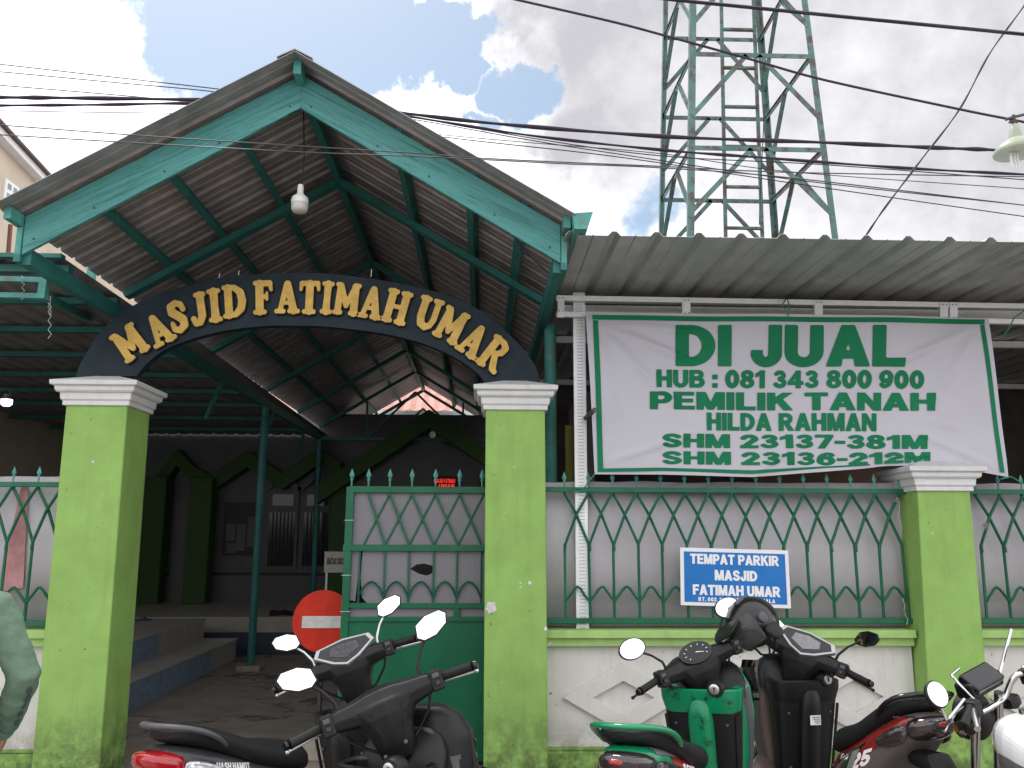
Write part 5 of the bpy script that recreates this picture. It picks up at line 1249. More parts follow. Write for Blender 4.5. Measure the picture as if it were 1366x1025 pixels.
def scooter(label, X, Y, heading, steer, lean=-4., zb=1.03, L=1.25, tz=.0, col=BLACKP, inner=BLACKP, side=None, shape='hex', lever=ALU, stem=BLACKP,
            dash='lcd', rail=GREYP, tail='red', graphics=None, front_col=None, up=.155, reach=.10, mtilt=(12, 12), myaw=(0, 0), mbig=1.0, fc=1.0, lcd=LCD, fz=0., lm=1.0):
    t = thing('motor_scooter', label, 'scooter', (X, Y, 0), 'scooters parked in front of the low wall and gate', False, (R(lean), 0, R(heading)))
    S = steer_matrix(zb, R(steer)); I = Matrix.Identity(4); side = side or col; front_col = front_col or col
    def mb(M=I): q = MB(); q.M = M; return q
    # ---- steering head
    q = mb(S)
    q.sup([(zb - .205, .045, 0, .05, .058), (zb - .15, .03, 0, .062, .07), (zb - .09, .02, 0, .072, .085), (zb - .045, .015, 0, .078, .115), (zb - .0, .02, 0, .085, .15), (zb + .028, .035, 0, .065, .13), (zb + .045, .045, 0, .04, .085)], axis='Z', n=12, e=2.8)
    W_ = [(-.185, -.028, zb - .004, .030, .033), (-.16, -.02, zb - .003, .040, .040), (-.10, .0, zb - .006, .058, .050), (-.04, .025, zb, .08, .055), (0, .03, zb, .088, .057)]
    q.sup(W_ + [(-a, b, c, d, e) for a, b, c, d, e in W_[-2::-1]], axis='Y', n=8, e=2.4)
    q.sup([(.05, 0, zb - .045, .10, .055), (.11, 0, zb - .04, .085, .05), (.14, 0, zb - .045, .05, .035)], axis='X', n=10, e=2.4)
    hc = q.build('handlebar_cover', BLACKP, t, remesh=.005, smo=2)
    ang = R(56); eu, ev, nr = Vector((0, 1, 0)), Vector((math.cos(ang), 0, math.sin(ang))), Vector((-math.sin(ang), 0, math.cos(ang)))
    o = Vector((-.035, 0, zb + .040)); eu = eu * 1.28; ev = ev * 1.15
    if dash == 'lcd':
        P0 = [(-.115, .02), (-.10, .055), (0, .07), (.10, .055), (.115, .02), (.05, -.035), (.0, -.058), (-.05, -.035)]
        plate(S, P0, o, eu, ev, nr, -.015, .010, 'dash_trim', SILV, t, .004)
        plate(S, [(a * .86, b * .84 + .001) for a, b in P0], o, eu, ev, nr, .0, .0125, 'dash_panel', BLACKG, t, .002)
        plate(S, [(-.055, .0), (-.05, .035), (.0, .044), (.05, .035), (.055, .0), (.0, -.03)], o, eu, ev, nr, .0, .0145, 'dash_screen', lcd, t)
    elif dash == 'plain':
        P0 = [(-.07, .02), (-.05, .05), (.05, .05), (.07, .02), (.045, -.03), (-.045, -.03)]
        for sg in (-1, 1):
            q = mb(S); q.tube([(-.10, sg * .045, zb - .13), (-.11, sg * .06, zb - .03), (-.10, sg * .12, zb + .005), (-.09, sg * .15, zb + .008)], .0035, 6); cr = q.build('cover_crease', BLACKG, t, smooth=60)
            w_ = cr.modifiers.new('w', 'SHRINKWRAP'); w_.target = hc; w_.wrap_method = 'NEAREST_SURFACEPOINT'; w_.wrap_mode = 'ON_SURFACE'; w_.offset = .0022
        q = mb(S); q.sup([(zb + .035, .05, 0, .05, .09), (zb + .052, .055, 0, .035, .06)], axis='Z', n=14, e=3); q.build('dash_visor', BLACKG, t, sub=1)
        for (yy, zz) in ((-.03, -.15), (.05, -.17)):
            q = mb(S); q.lathe([(.007, -.055), (.007, -.062), (.003, -.063)], (0, yy, zb + zz), 10, 'X'); q.build('screw', GREYP, t)
    else:
        c = 24; circ = [(.066 * math.cos(2 * math.pi * k / c), .048 * math.sin(2 * math.pi * k / c)) for k in range(c)]
        plate(S, circ, o, eu, ev, nr, -.015, .010, 'dash_ring', BLACKG, t, .003)
        plate(S, [(a * .86, b * .84) for a, b in circ], o, eu, ev, nr, .0, .0115, 'dash_dial', mat('dial_face', (.02, .021, .023), .45, spec=.3), t)
        for k in range(9):
            a = R(215 - k * 32); plate(S, [(-.003, -.0012), (.003, -.0012), (.003, .0012), (-.003, .0012)], o + eu * .045 * math.cos(a) + ev * .031 * math.sin(a), eu * math.cos(a) + ev * math.sin(a), ev * math.cos(a) - eu * math.sin(a), nr, .011, .0125, 'dial_mark', STXT, t)
        plate(S, [(0, -.002), (.038, -.0007), (.038, .0007), (0, .002)], o, (eu * -.8 + ev * -.35).normalized(), (ev * -.8 + eu * .35), nr, .011, .0135, 'needle', STXT, t)
    for s in (-1, 1):
        q = mb(S); q.box(-.062, .012, min(s * .176, s * .222), max(s * .176, s * .222), zb - .04, zb + .034); sw = q.build('switch_box', BLACKP, t, bevel=.008)
        for dx, dz, w_ in ((-.0, .014, .012), (-.0, -.012, .009)):
            q = mb(S); q.box(-.072, -.058, s * .199 - w_, s * .199 + w_, zb + dz - .008, zb + dz + .008); q.build('switch_button', GREYP if dz > 0 else BLACKG, sw, bevel=.002)
        gx = lambda k: -.03 - .045 * k
        q = mb(S); q.lathe([(.022, 0), (.022, .006)], (0, 0, 0), 4) if False else None
        q.tube([(gx(0), s * .218, zb), (gx(.05), s * .226, zb), (gx(.06), s * .229, zb), (gx(.9), s * .322, zb - .006), (gx(1), s * .332, zb - .006)], [.024, .024, .0165, .0168, .019], 16)
        g_ = q.build('grip', RUBBER, t, smooth=40)
        q = mb(S); q.tube([(gx(1), s * .332, zb - .006), (gx(1.06), s * .341, zb - .007), (gx(1.15), s * .349, zb - .007)], [.012, .017, .014], 12); q.build('bar_end', BLACKG, g_, smooth=40)
        q = mb(S); q.tube([(.02, s * .19, zb - .006), (.035, s * .215, zb - .012), (.035, s * .27, zb - .022), (.012, s * .345, zb - .030)], [.009, .009, .0065, .0055], 8); q.ell((.010, s * .352, zb - .031), (.009, .009, .009), 10, 6); q.build('brake_lever', lever, t, smooth=60)
        q = mb(S); q.tube([(.0, s * .17, zb - .03), (.01, s * .15, zb - .08), (.03, s * .10, zb - .13), (.03, s * .05, zb - .17)], .0055, 6); q.build('brake_cable', CABLE, t)
        k = 0 if s < 0 else 1
        mirror(S, s, zb, t, shape, stem, reach * (lm if s > 0 else 1), up * (lm if s > 0 else 1), myaw[k], mtilt[k], .15, mbig)
    q = mb(S); q.sup([(.13, 0, zb - .045, .07, .03), (.155, 0, zb - .05, .05, .02)], axis='X', n=18); q.build('position_lamp', LENSC, t, sub=1)
    # ---- front shield (rider side flat, front bulging)
    q = mb()
    q.sup([(a * (1 + (fc - 1) * .35) + fz * (a - .3) / .58, b * fc, c, d * fc, e * (1 + (fc - 1) * .5)) for a, b, c, d, e in ((.30, .095, 0, .06, .12), (.42, .125, 0, .07, .150), (.56, .155, 0, .09, .178), (.70, .165, 0, .095, .196), (.80, .16, 0, .08, .190), (.86, .15, 0, .06, .155), (.885, .14, 0, .035, .11))], axis='Z', n=12, e=2.6)
    fcv = q.build('front_cover', front_col, t, remesh=.012, smo=3)
    for sg in (-1, 1):
        patch(t, fcv, [(.15 * fc, .84 + fz), (.21 * fc, .86 + fz), (.265 * fc, .72 + fz), (.235 * fc, .60 + fz), (.18 * fc, .70 + fz)], sg, BLACKG, 'cowl_trim', .004)
        patch(t, fcv, [(.10 * fc, .80 + fz), (.14 * fc, .81 + fz), (.15 * fc, .62), (.12 * fc, .45), (.09 * fc, .45), (.115 * fc, .62)], sg, GREYP, 'cowl_trim', .003)
    q = mb(); q.sup([(.17, 0, .60, .09, .07), (.225, 0, .58, .12, .06), (.255, 0, .56, .10, .04)], axis='X', n=20, e=2.2); q.build('headlight', LENSC, t, sub=1)
    for s in (-1, 1):
        q = mb(); q.sup([(.14, s * .15, .68, .02, .05), (.20, s * .135, .66, .03, .04), (.235, s * .10, .64, .02, .02)], axis='X', n=14); q.build('front_indicator', AMBER, t, sub=1)
    # inner shield with two storage pockets
    q = mb(); q.sup([(.28, .03, 0, .035, .135), (.40, .015, 0, .040, .140), (.55, .0, 0, .048, .150), (.70 + fz, -.012, 0, .062, .176)], axis='Z', n=28, e=4); ins = q.build('inner_shield', BLACKP, t, smooth=50)
    q = mb(); q.sup([(.30, -.02, 0, .02, .045), (.5, -.045, 0, .035, .055), (.66 + fz, -.06, 0, .045, .060), (.72 + fz, -.065, 0, .042, .050), (.76 + fz, -.06, 0, .03, .035)], axis='Z', n=10, e=3); q.build('inner_spine', inner, t, smooth=40)
    q = mb(); q.sup([(.680 + fz, .0, 0, .035, .14), (.69 + fz, -.012, 0, .064, .174), (.75 + fz, -.017, 0, .078, .188), (.790 + fz, -.015, 0, .082, .190), (.796 + fz, -.012, 0, .076, .183), (.786 + fz, -.01, 0, .062, .170), (.73 + fz, .0, 0, .05, .16)], axis='Z', n=28, e=3.6)
    q.build('storage_tray', inner, t, smooth=35)
    q = mb(); q.sup([(.74 + fz, .075, 0, .05, .180), (.82 + fz, .095, 0, .05, .178), (.872 + fz, .12, 0, .045, .145), (.895 + fz, .13, 0, .03, .11)], axis='Z', n=24, e=2.8); q.build('inner_cowl', BLACKP, t, smooth=60)
    for s in (-1, 1):
        q = mb(); q.tube([(-.0, s * .13, .30), (-.04, s * .142, .5), (-.066, s * .166, .68 + fz)], .007, 6); q.build('shield_rib', BLACKP, ins)
        for z_ in (.50, .64 + fz):
            q = mb(); q.lathe([(.006, -.062), (.006, -.069), (.003, -.07)], (0, s * .12, z_), 8, 'X'); q.build('screw', GREYP, ins)
    q = mb(); q.sup([(-.055, -.085, .795 + fz, .045, .042), (-.085, -.085, .80 + fz, .042, .040), (-.105, -.085, .80 + fz, .034, .032)], axis='X', n=18, e=2.2); kc = q.build('key_housing', BLACKP, t, smooth=40)
    q = mb(); q.lathe([(.023, -.104), (.023, -.111), (.018, -.113), (.006, -.112)], (0, -.085, .80 + fz), 18, 'X'); ks = q.build('key_slot', ALU, kc, smooth=40)
    q = mb(); q.box(-.1145, -.1125, -.088, -.082, .79 + fz, .81 + fz); q.build('key_hole', CABLE, ks)
    # ---- floor, body, seat
    q = mb(); q.box(-.46, .0, -.165, .165, .265, .305); q.build('floorboard', BLACKP, t, bevel=.01)
    k = L / 1.25; X_ = lambda x: -.36 + (x + .36) * (L - .36) / .89 if x < -.36 else x
    zt_ = lambda x: tz * max(0, min(1, (-x - .5) / .6))
    def bx(l): return [(X_(r[0]), r[1], r[2] + zt_(r[0]), *r[3:]) for r in l]
    q = mb(); q.sup(bx([(-.335, 0, .44, .08, .13), (-.38, 0, .47, .125, .19), (-.52, 0, .51, .15, .175), (-.70, 0, .575, .158, .145), (-.90, 0, .65, .148, .10), (-1.08, 0, .705, .118, .070), (-1.20, 0, .735, .08, .042)]), axis='X', n=24, e=3.2)
    body = q.build('body_panel', side, t, smooth=60, sub=1)
    q = mb(); q.sup(bx([(-.335, 0, .655, .06, .02), (-.355, 0, .672, .095, .05), (-.43, 0, .70, .125, .062), (-.55, 0, .712, .145, .060), (-.70, 0, .722, .155, .055), (-.80, 0, .745, .155, .055), (-.95, 0, .785, .148, .048), (-1.08, 0, .805, .125, .04), (-1.15, 0, .810, .09, .028), (-1.18, 0, .812, .05, .014)]), axis='X', n=24, e=2.7)
    q.build('seat', SEATM, t, sub=1)
    q = mb(); zr = lambda x, z: z + zt_(x)
    pth = [(-.93, .150, .762), (-.99, .160, .80), (-1.08, .148, .828), (-1.16, .11, .842), (-1.205, .05, .848), (-1.215, 0, .849)]
    P_ = [Vector((X_(a), b, zr(a, c))) for a, b, c in pth]; P_ = P_ + [Vector((p.x, -p.y, p.z)) for p in P_[-2::-1]]
    for a in (0,):
        rings = []
        for i, p in enumerate(P_):
            d = (P_[min(i + 1, len(P_) - 1)] - P_[max(i - 1, 0)]).normalized(); n_ = Vector((-d.y, d.x, 0)).normalized(); sc = .6 if i in (0, len(P_) - 1) else 1
            rings.append([p + n_ * .017 * math.cos(u) * sc + Vector((0, 0, .012 * math.sin(u) * sc)) for u in [2 * math.pi * j / 10 for j in range(10)]])
        q.ring_skin(rings)
    q.build('grab_rail', rail, t, smooth=60, sub=1)
    # tail light
    q = mb(); q.sup(bx([(-1.09, 0, .700, .1235, .055), (-1.16, 0, .712, .108, .050), (-1.235, 0, .728, .075, .038), (-1.27, 0, .738, .05, .022)]), axis='X', n=24, e=2.8); tl = q.build('tail_light', TLRED if tail == 'red' else LENSD, t, smooth=60, sub=1)
    for s in (-1, 1):
        q = mb(); q.sup(bx([(-.90, s * .148, .668, .012, .010), (-.98, s * .138, .672, .014, .034), (-1.07, s * .122, .682, .014, .040), (-1.13, s * .110, .690, .012, .034)]), axis='X', n=16, e=2.4); q.build('rear_indicator', LENSC if tail == 'red' else LENSD, t, sub=1)
    if tail != 'red': q = mb(); q.sup(bx([(-1.22, 0, .735, .03, .012), (-1.25, 0, .738, .035, .014), (-1.276, 0, .738, .026, .010)]), axis='X', n=16); q.build('tail_lamp_glow', TLRED, tl, sub=1)
    # under parts
    q = mb(); q.sup(bx([(-1.02, 0, .60, .05, .03), (-1.20, 0, .58, .06, .04), (-1.30, 0, .50, .07, .03), (-1.36, 0, .42, .075, .015)]), axis='X', n=14, e=4); q.build('rear_mudguard', BLACKP, t, smooth=50)
    q = mb(); x = X_(-1.33); q.box(x - .012, x - .004, -.12, .12, .44 + tz, .53 + tz); q.build('number_plate', STXT, t, bevel=.003)
    rx = X_(-1.25) + .30; wheel(rx, t); wheel(.20, t, steer=S)
    q = mb(S); q.tube([(.20, .075, .245), (.10, .075, .56)], .018, 10); q.tube([(.20, -.075, .245), (.10, -.075, .56)], .018, 10); q.build('front_fork', GREYP, t, smooth=60)
    q = mb(S)
    n = 12; rr = []
    for i in range(n + 1):
        a = R(15 + 130 * i / n); rr.append([(.20 + (.275 + h) * math.cos(a), w_, .245 + (.275 + h) * math.sin(a)) for w_, h in ((-.065, -.04), (-.05, 0), (0, .012), (.05, 0), (.065, -.04), (.05, -.012), (0, 0), (-.05, -.012))])
    q.ring_skin(rr); q.build('front_mudguard', front_col, t, smooth=50)
    q = mb(); q.sup([(-.40, .04, .28, .09, .06), (-.55, .05, .28, .12, .10), (-.80, .09, .26, .06, .09), (rx, .11, .245, .035, .07)], axis='X', n=16, e=3); q.build('engine_case', GREYP, t, sub=1)
    q = mb(); q.tube([(-.45, -.09, .20), (-.62, -.12, .19), (rx + .08, -.13, .25), (rx - .2, -.15, .34)], [.02, .025, .05, .055], 14); q.build('exhaust', GREYP, t, smooth=50)
    q = mb()
    for i in range(50):
        pass
    P_ = [(X_(-1.0) + .035 * math.cos(i * .9) + i * .0006, .115 + .035 * math.sin(i * .9), .30 + i * .0065) for i in range(46)]
    q.tube(P_, .007, 5); q.build('shock_spring', GREYP, t)
    q = mb(); q.tube([(-.45, .12, .25), (-.40, .22, .02 - 0)], .012, 8); q.build('side_stand', GREYP, t)
    if graphics: graphics(t, body, mb, X_, zt_)
    return t, S
def decal(t, body, txt, org, eu, ev, w, h, m, sgn, shear=.0, nm='letter'):
    """lettering projected on to a flank (sgn = side)"""
    pos, x = [], 0.
    for ch in txt:
        if ch == ' ': x += .3; continue
        me, cw = glyph(ch); pos.append((me, x)); x += cw + .08
    W_ = x - .08; org, eu, ev = Vector(org), Vector(eu), Vector(ev)
    for me, x0 in pos:
        o = map_mesh(me, lambda a, b: org + eu * (w * (x0 + a + b * shear) / W_) + ev * (h * b)).build(nm, m, t)
        s = o.modifiers.new('w', 'SHRINKWRAP'); s.target = body; s.wrap_method = 'PROJECT'; s.use_project_x = s.use_project_z = False; s.use_project_y = True; s.use_negative_direction = True; s.use_positive_direction = True; s.offset = .0025
def g_s2(t, body, mb, X_, z_):
    decal(t, body, 'HASH HAMOT', (X_(-.98), -.2, .695 + z_(-.9)), (1, 0, -.2), (0, 0, 1), .15, .024, STXT, -1, .2)
def g_s3(t, body, mb, X_, z_):
    P = lambda l: [(X_(a), b + z_(a)) for a, b in l]
    patch(t, body, P([(-1.00, .74), (-.74, .70), (-.55, .64), (-.42, .56), (-.40, .45), (-.6, .50), (-.95, .64)]), -1, SCRED, 'red_panel')
    patch(t, body, P([(-1.10, .765), (-.92, .748), (-.92, .728), (-1.10, .742)]), -1, SILV, 'silver_strip', .004)
    decal(t, body, 'SCOR', (X_(-.90), -.2, .685 + z_(-.85)), (1, 0, -.30), (.1, 0, 1), .16, .028, STXT, -1, .2)
def g_s4(t, body, mb, X_, z_):
    P = lambda l: [(X_(a), b + z_(a)) for a, b in l]
    patch(t, body, P([(-1.18, .765), (-1.0, .745), (-.80, .70), (-.50, .66), (-.385, .60), (-.385, .36), (-.47, .42), (-.66, .54), (-.85, .63), (-1.18, .735)]), 1, SCRED, 'red_panel')
    patch(t, body, P([(-.82, .68), (-.50, .635), (-.42, .50), (-.60, .56)]), 1, BLACKG, 'black_panel', .003)
    patch(t, body, P([(-.76, .655), (-.68, .65), (-.50, .45), (-.53, .44)]), 1, SILV, 'silver_stripe', .0042)
    decal(t, body, '125', (X_(-.58), .2, .565 + z_(-.6)), (-1, 0, .45), (-.15, 0, 1), .16, .062, STXT, 1, .25)
    decal(t, body, 'VARIO', (X_(-.50), .2, .632 + z_(-.5)), (-1, 0, .15), (0, 0, 1), .12, .022, STXT, 1, .2)
s1, S1m = scooter('matte black scooter with silver levers parked nearest, its handlebar before the green gate leaf', -.285, 3.12, 58, 46, -3, zb=1.03, dash='plain', up=.15, mbig=1.05, fc=1.25, fz=.03)
s2, S2m = scooter('dark grey scooter with red tail light behind the nearest black one', -.565, 4.12, 55, 42, -3, L=1.08, zb=1.025, lcd=mat('lcd_dark', (.05, .05, .055), .3, var=.8, vscale=90), tz=.07, stem=ALU, graphics=g_s2, col=BLACKP, side=mat('satin_grey', (.045, .044, .046), .35, coat=.2), up=.15)
s3, S3m = scooter('green and black scooter with torn red side stickers and a green grab rail', 1.08, 4.08, 60, 44, -3, L=1.13, zb=1.03, tz=.09, fz=.12, col=SCGRN, inner=mat('peeled_green', (.004, .20, .085), .3, coat=.2, vscale=9, col2=(.01, .01, .01)), side=SCGRN, shape='oval', lever=BLACKG, dash='dial', rail=SCGRN, tail='smoke', graphics=g_s3, up=.135, reach=.115)
s4, S4m = scooter('brown and red scooter marked 125 parked with its tail towards the right pillar', 1.60, 4.40, 105, -50, 1, L=.93, zb=1.03, tz=.13, fz=.11, lm=.25, col=SCBRN, side=mat('taupe_panel', (.10, .09, .085), .4, coat=.2, var=.2), front_col=SCBRN, lever=BLACKG, rail=BLACKG, tail='smoke', graphics=g_s4, myaw=(40, 10))
q = MB(); q.box(-.112, -.110, -.03, .03, .70, .745); q.build('label_plate', STXT, s4)
for k_ in range(4):
    q = MB(); q.box(-.1135, -.1122, -.026, .02 - .006 * k_, .735 - .009 * k_, .738 - .009 * k_); q.build('label_line', CABLE, s4)
# ================================================================== helmet
def helmet(px, py, Y, rot):
    c = at(px, py, Y); t = thing('helmet', 'black glossy helmet with a scratched clear visor hanging between the green and brown scooters', 'helmet', tuple(c), None, False, rot)
    q = MB(); n, m = 28, 16; rings = []
    for j in range(m + 1):
        ph = R(-38 + 128 * j / m); ring = []
        for k in range(n):
            a = 2 * math.pi * k / n; front = max(0, math.cos(a)); lift = front ** 1.5 * .10 * max(0, 1 - j / 7)
            r = math.cos(ph); ring.append((.142 * r * math.cos(a), .122 * r * math.sin(a), .130 * math.sin(ph) + lift))
        rings.append(ring)
    q.ring_skin(rings, cap=False); o = q.build('shell', HELM, t, smooth=60); so = o.modifiers.new('so', 'SOLIDIFY'); so.thickness = .022; so.offset = -1
    q = MB(); rings = []
    for j in range(9):
        ph = R(-30 + 62 * j / 8); rings.append([(.155 * math.cos(ph) * math.cos(a), .134 * math.cos(ph) * math.sin(a), .140 * math.sin(ph) - .0) for a in [R(-62 + 124 * k / 14) for k in range(15)]])
    q.ring_skin(rings, cap=False, close=False)
    vm = bpy.data.materials.new('visor'); vm.use_nodes = True; b = vm.node_tree.nodes['Principled BSDF']; b.inputs['Base Color'].default_value = (.10, .10, .10, 1); b.inputs['Alpha'].default_value = .25; b.inputs['Roughness'].default_value = .12
    vs = q.build('visor', vm, t, smooth=60); so = vs.modifiers.new('so', 'SOLIDIFY'); so.thickness = .003
    q = MB(); q.sup([(.10, 0, .075, .095, .012), (.16, 0, .066, .09, .01), (.215, 0, .040, .065, .006)], axis='X', n=18, e=3); q.build('peak', BLACKP, t, sub=1)
    q = MB(); q.ell((0, 0, -.01), (.105, .09, .10), 20, 12); q.build('padding', RUBBER, t, smooth=60)
    for s in (-1, 1):
        q = MB(); q.lathe([(.026, s * .118), (.026, s * .134), (.016, s * .139)], (.03, 0, .015), 16, 'Y'); q.build('visor_screw', GREYP, t, smooth=40)
        q = MB(); q.sup([(-.02, .02, s * .116, .05, .012), (-.09, .0, s * .105, .045, .012), (-.115, -.01, s * .10, .03, .01)], axis='Z', n=14) ; q.build('cheek_guard', BLACKP, t, sub=1)
        q = MB(); q.tube([(.0, s * .10, -.06), (.02, s * .06, -.14), (.03, 0, -.165)], .006, 6); q.build('chin_strap', RUBBER, t)
        q = MB(); q.box(-.03, .04, s * .04 - .01, s * .04 + .01, .118, .134); q.build('vent', GREYP, t, bevel=.004)
    return t
helmet(1003, 833, 4.18, (R(25), R(28), R(215)))

# ================================================================== motorcycle at the right edge
def motorcycle():
    X, Y, hd = 2.19, 3.60, 86
    t = thing('motorcycle', 'white tanked motorcycle with chrome handlebar and round mirror cut by the right edge', 'motorcycle', (X, Y, 0), None, False, (R(-3), 0, R(hd)))
    zb = .965; S = steer_matrix(zb, R(30)); I = Matrix.Identity(4)
    def mb(M=I): q = MB(); q.M = M; return q
    q = mb(S); P_ = [(-.14, .31, zb - .01), (-.07, .22, zb + .02), (-.02, .15, zb + .03), (.02, .10, zb - .04), (.02, .04, zb - .05), (.02, 0, zb - .05)]
    P_ = P_ + [(a, -b, c) for a, b, c in P_[-2::-1]]; q.tube([tuple(p) for p in smooth3(P_)], .0125, 12); q.build('handlebar', CHROME, t, smooth=60)
    for s in (-1, 1):
        q = mb(S); q.tube([(-.055, s * .21, zb + .02), (-.06, s * .22, zb + .018), (-.095, s * .32, zb + .002), (-.10, s * .335, zb)], [.024, .019, .0195, .024], 14); g_ = q.build('grip', RUBBER, t, smooth=40)
        q = mb(S); q.tube([(-.10, s * .335, zb), (-.118, s * .372, zb - .004)], .008, 8); q.ell((-.122, s * .380, zb - .005), (.014, .014, .014), 10, 6); q.build('bar_end', BLACKG, g_, smooth=60)
        q = mb(S); q.box(-.075, -.02, min(s * .165, s * .21), max(s * .165, s * .21), zb - .015, zb + .05); q.build('switch_box', BLACKP, t, bevel=.008)
        q = mb(S); q.tube([(-.02, s * .18, zb + .03), (.02, s * .22, zb + .0), (-.02, s * .35, zb - .02)], .006, 8); q.build('brake_lever', CHROME, t)
        q = mb(S); q.tube([(-.03, s * .19, zb + .03), (-.03, s * .20, zb + .055), (-.05, s * .34, zb + .03), (-.055, s * .36, zb + .035), (-.055, s * .365, zb + .10)], .006, 8); q.build('mirror_stem', CHROME, t)
        L = Matrix.Translation((-.055, s * .365, zb + .135)) @ Matrix.Rotation(R(18), 4, 'Y')
        q = mb(S @ L); q.lathe([(.050, -.004), (.053, .0), (.050, .012), (.03, .02)], (0, 0, 0), 28, 'X'); sh = q.build('mirror_housing', BLACKP, t, smooth=40)
        q = mb(S @ L); q.lathe([(.047, -.006), (.047, -.0035)], (0, 0, 0), 28, 'X'); q.build('mirror_glass', MIRROR, sh)
        q = mb(S); q.tube([(.05, s * .08, zb - .08), (.05, s * .13, zb - .085)], .01, 8); q.sup([(s * .12, .05, zb - .085, .03, .022), (s * .15, .05, zb - .085, .038, .03), (s * .185, .05, zb - .085, .03, .024)], axis='Y', n=12, e=4); ind = q.build('indicator', BLACKP, t, smooth=40)
        q = mb(S); q.sup([(s * .186, .05, zb - .085, .026, .02), (s * .192, .05, zb - .085, .022, .017)], axis='Y', n=12, e=4); q.build('indicator_lens', AMBER, ind)
    q = mb(S); q.box(.0, .09, -.10, .10, zb + .01, zb + .075); q.build('gauge_box', BLACKP, t, bevel=.012)
    ang = R(40); plate(S, [(-.09, -.045), (.09, -.045), (.09, .05), (-.09, .05)], (.02, 0, zb + .07), (0, 1, 0), (math.cos(ang), 0, math.sin(ang)), (-math.sin(ang), 0, math.cos(ang)), -.02, .012, 'gauge_face', BLACKG, t, .008)
    q = mb(S); q.tube([(.0, .11, zb + .02), (.03, .125, zb + .08), (.08, .10, zb + .11), (.09, .03, zb + .115)], .0055, 8); q.build('gauge_guard', CHROME, t, smooth=60)
    q = mb(S); q.tube([(.0, -.05, zb + .03), (.08, -.35, zb + .16)], .007, 8); q.build('screen_rod', CHROME, t)
    q = mb(S); q.sup([(.06, 0, zb - .10, .05, .05), (.10, 0, zb - .10, .095, .095), (.15, 0, zb - .10, .10, .10)], axis='X', n=24, e=2); q.build('headlamp', BLACKP, t, smooth=50)
    q = mb(S); q.sup([(.151, 0, zb - .10, .092, .092), (.168, 0, zb - .10, .06, .06)], axis='X', n=24, e=2); q.build('headlamp_lens', LENSC, t, smooth=50)
    q = mb(); q.sup([(-.10, 0, .80, .06, .05), (-.15, 0, .83, .12, .10), (-.28, 0, .83, .15, .12), (-.42, 0, .80, .13, .10), (-.52, 0, .76, .07, .05)], axis='X', n=24, e=2.6); tk = q.build('fuel_tank', TANKW, t, sub=1)
    q = mb(); q.sup([(-.16, 0, .77, .123, .07), (-.28, 0, .76, .154, .085), (-.42, 0, .745, .134, .08), (-.50, 0, .73, .085, .05)], axis='X', n=24, e=2.8); q.build('tank_cover', GREYP, t, sub=1)
    q = mb(); q.lathe([(.035, .935), (.035, .952), (.02, .958)], (-.24, 0, 0), 20); q.build('filler_cap', CHROME, tk, smooth=40)
    q = mb(); q.sup([(-.50, 0, .76, .09, .03), (-.65, 0, .78, .13, .045), (-.95, 0, .81, .14, .045), (-1.15, 0, .83, .10, .03)], axis='X', n=20, e=3); q.build('seat', SEATM, t, sub=1)
    q = mb(); q.sup([(-.30, 0, .60, .06, .10), (-.6, 0, .60, .12, .13), (-.95, 0, .68, .11, .08), (-1.25, 0, .74, .06, .03)], axis='X', n=20, e=3); q.build('side_panel', TANKW, t, sub=1)
    q = mb(); q.sup([(-.15, 0, .40, .08, .12), (-.35, 0, .38, .13, .16), (-.55, 0, .38, .10, .12)], axis='X', n=18, e=3.4); q.build('engine', GREYP, t, sub=1)
    q = mb(); q.tube([(-.05, 0, .85), (-.1, 0, .5), (-.2, 0, .25), (-.6, 0, .25), (-.8, 0, .55)], .022, 10); q.build('frame', BLACKP, t)
    q = mb(); q.tube([(-.2, -.12, .3), (-.4, -.15, .18), (-.8, -.16, .24), (-1.2, -.17, .34)], [.02, .022, .045, .05], 14); q.build('exhaust', CHROME, t, smooth=50)
    wheel(-1.05, t, .29, .05); wheel(.28, t, .29, .045, S)
    for s in (-1, 1): q = mb(S); q.tube([(.28, s * .08, .29), (.03, s * .08, zb - .02)], .019, 10); q.build('front_fork', CHROME, t, smooth=60)
    q = mb()
    for j in range(3):
        q.tube([(-.75 + .02 * j, .13 - .03 * j, .80), (-.68, .12 - .02 * j, .835 + .008 * j), (-.60, .05, .83 + .01 * j), (-.63, -.08, .83), (-.7, -.13, .80)], .005, 6)
    q.build('elastic_net', RUBBER, t)
    dbg(t, S, 's5', zb)
def smooth3(pts, n=4):
    out = []
    for i in range(len(pts) - 1):
        p0, p1, p2, p3 = [Vector(p) for p in (pts[max(i - 1, 0)], pts[i], pts[i + 1], pts[min(i + 2, len(pts) - 1)])]
        for k in range(n):
            u = k / n; out.append(.5 * ((2 * p1) + (-p0 + p2) * u + (2 * p0 - 5 * p1 + 4 * p2 - p3) * u * u + (-p0 + 3 * p1 - 3 * p2 + p3) * u ** 3))
    return out + [Vector(pts[-1])]
def dbg(t, S, nm, zb=1.03, tail=(-1.2, 0, .83)):
    M = Matrix.Translation(t.location) @ t.rotation_euler.to_matrix().to_4x4()
    print(nm, 'Lgrip', proj(M @ S @ Vector((-.075, .34, zb))), 'Rgrip', proj(M @ S @ Vector((-.075, -.34, zb))), 'ctr', proj(M @ S @ Vector((0, 0, zb))), 'Lmir', proj(M @ S @ Vector((.02, .25, zb + .185))), 'Rmir', proj(M @ S @ Vector((.02, -.25, zb + .185))),
          'tail', proj(M @ Vector(tail)), 'seatfront', proj(M @ Vector((-.38, 0, .70))))
motorcycle()
for a in ((s1, S1m, 's1'), (s2, S2m, 's2'), (s3, S3m, 's3'), (s4, S4m, 's4')): dbg(*a)
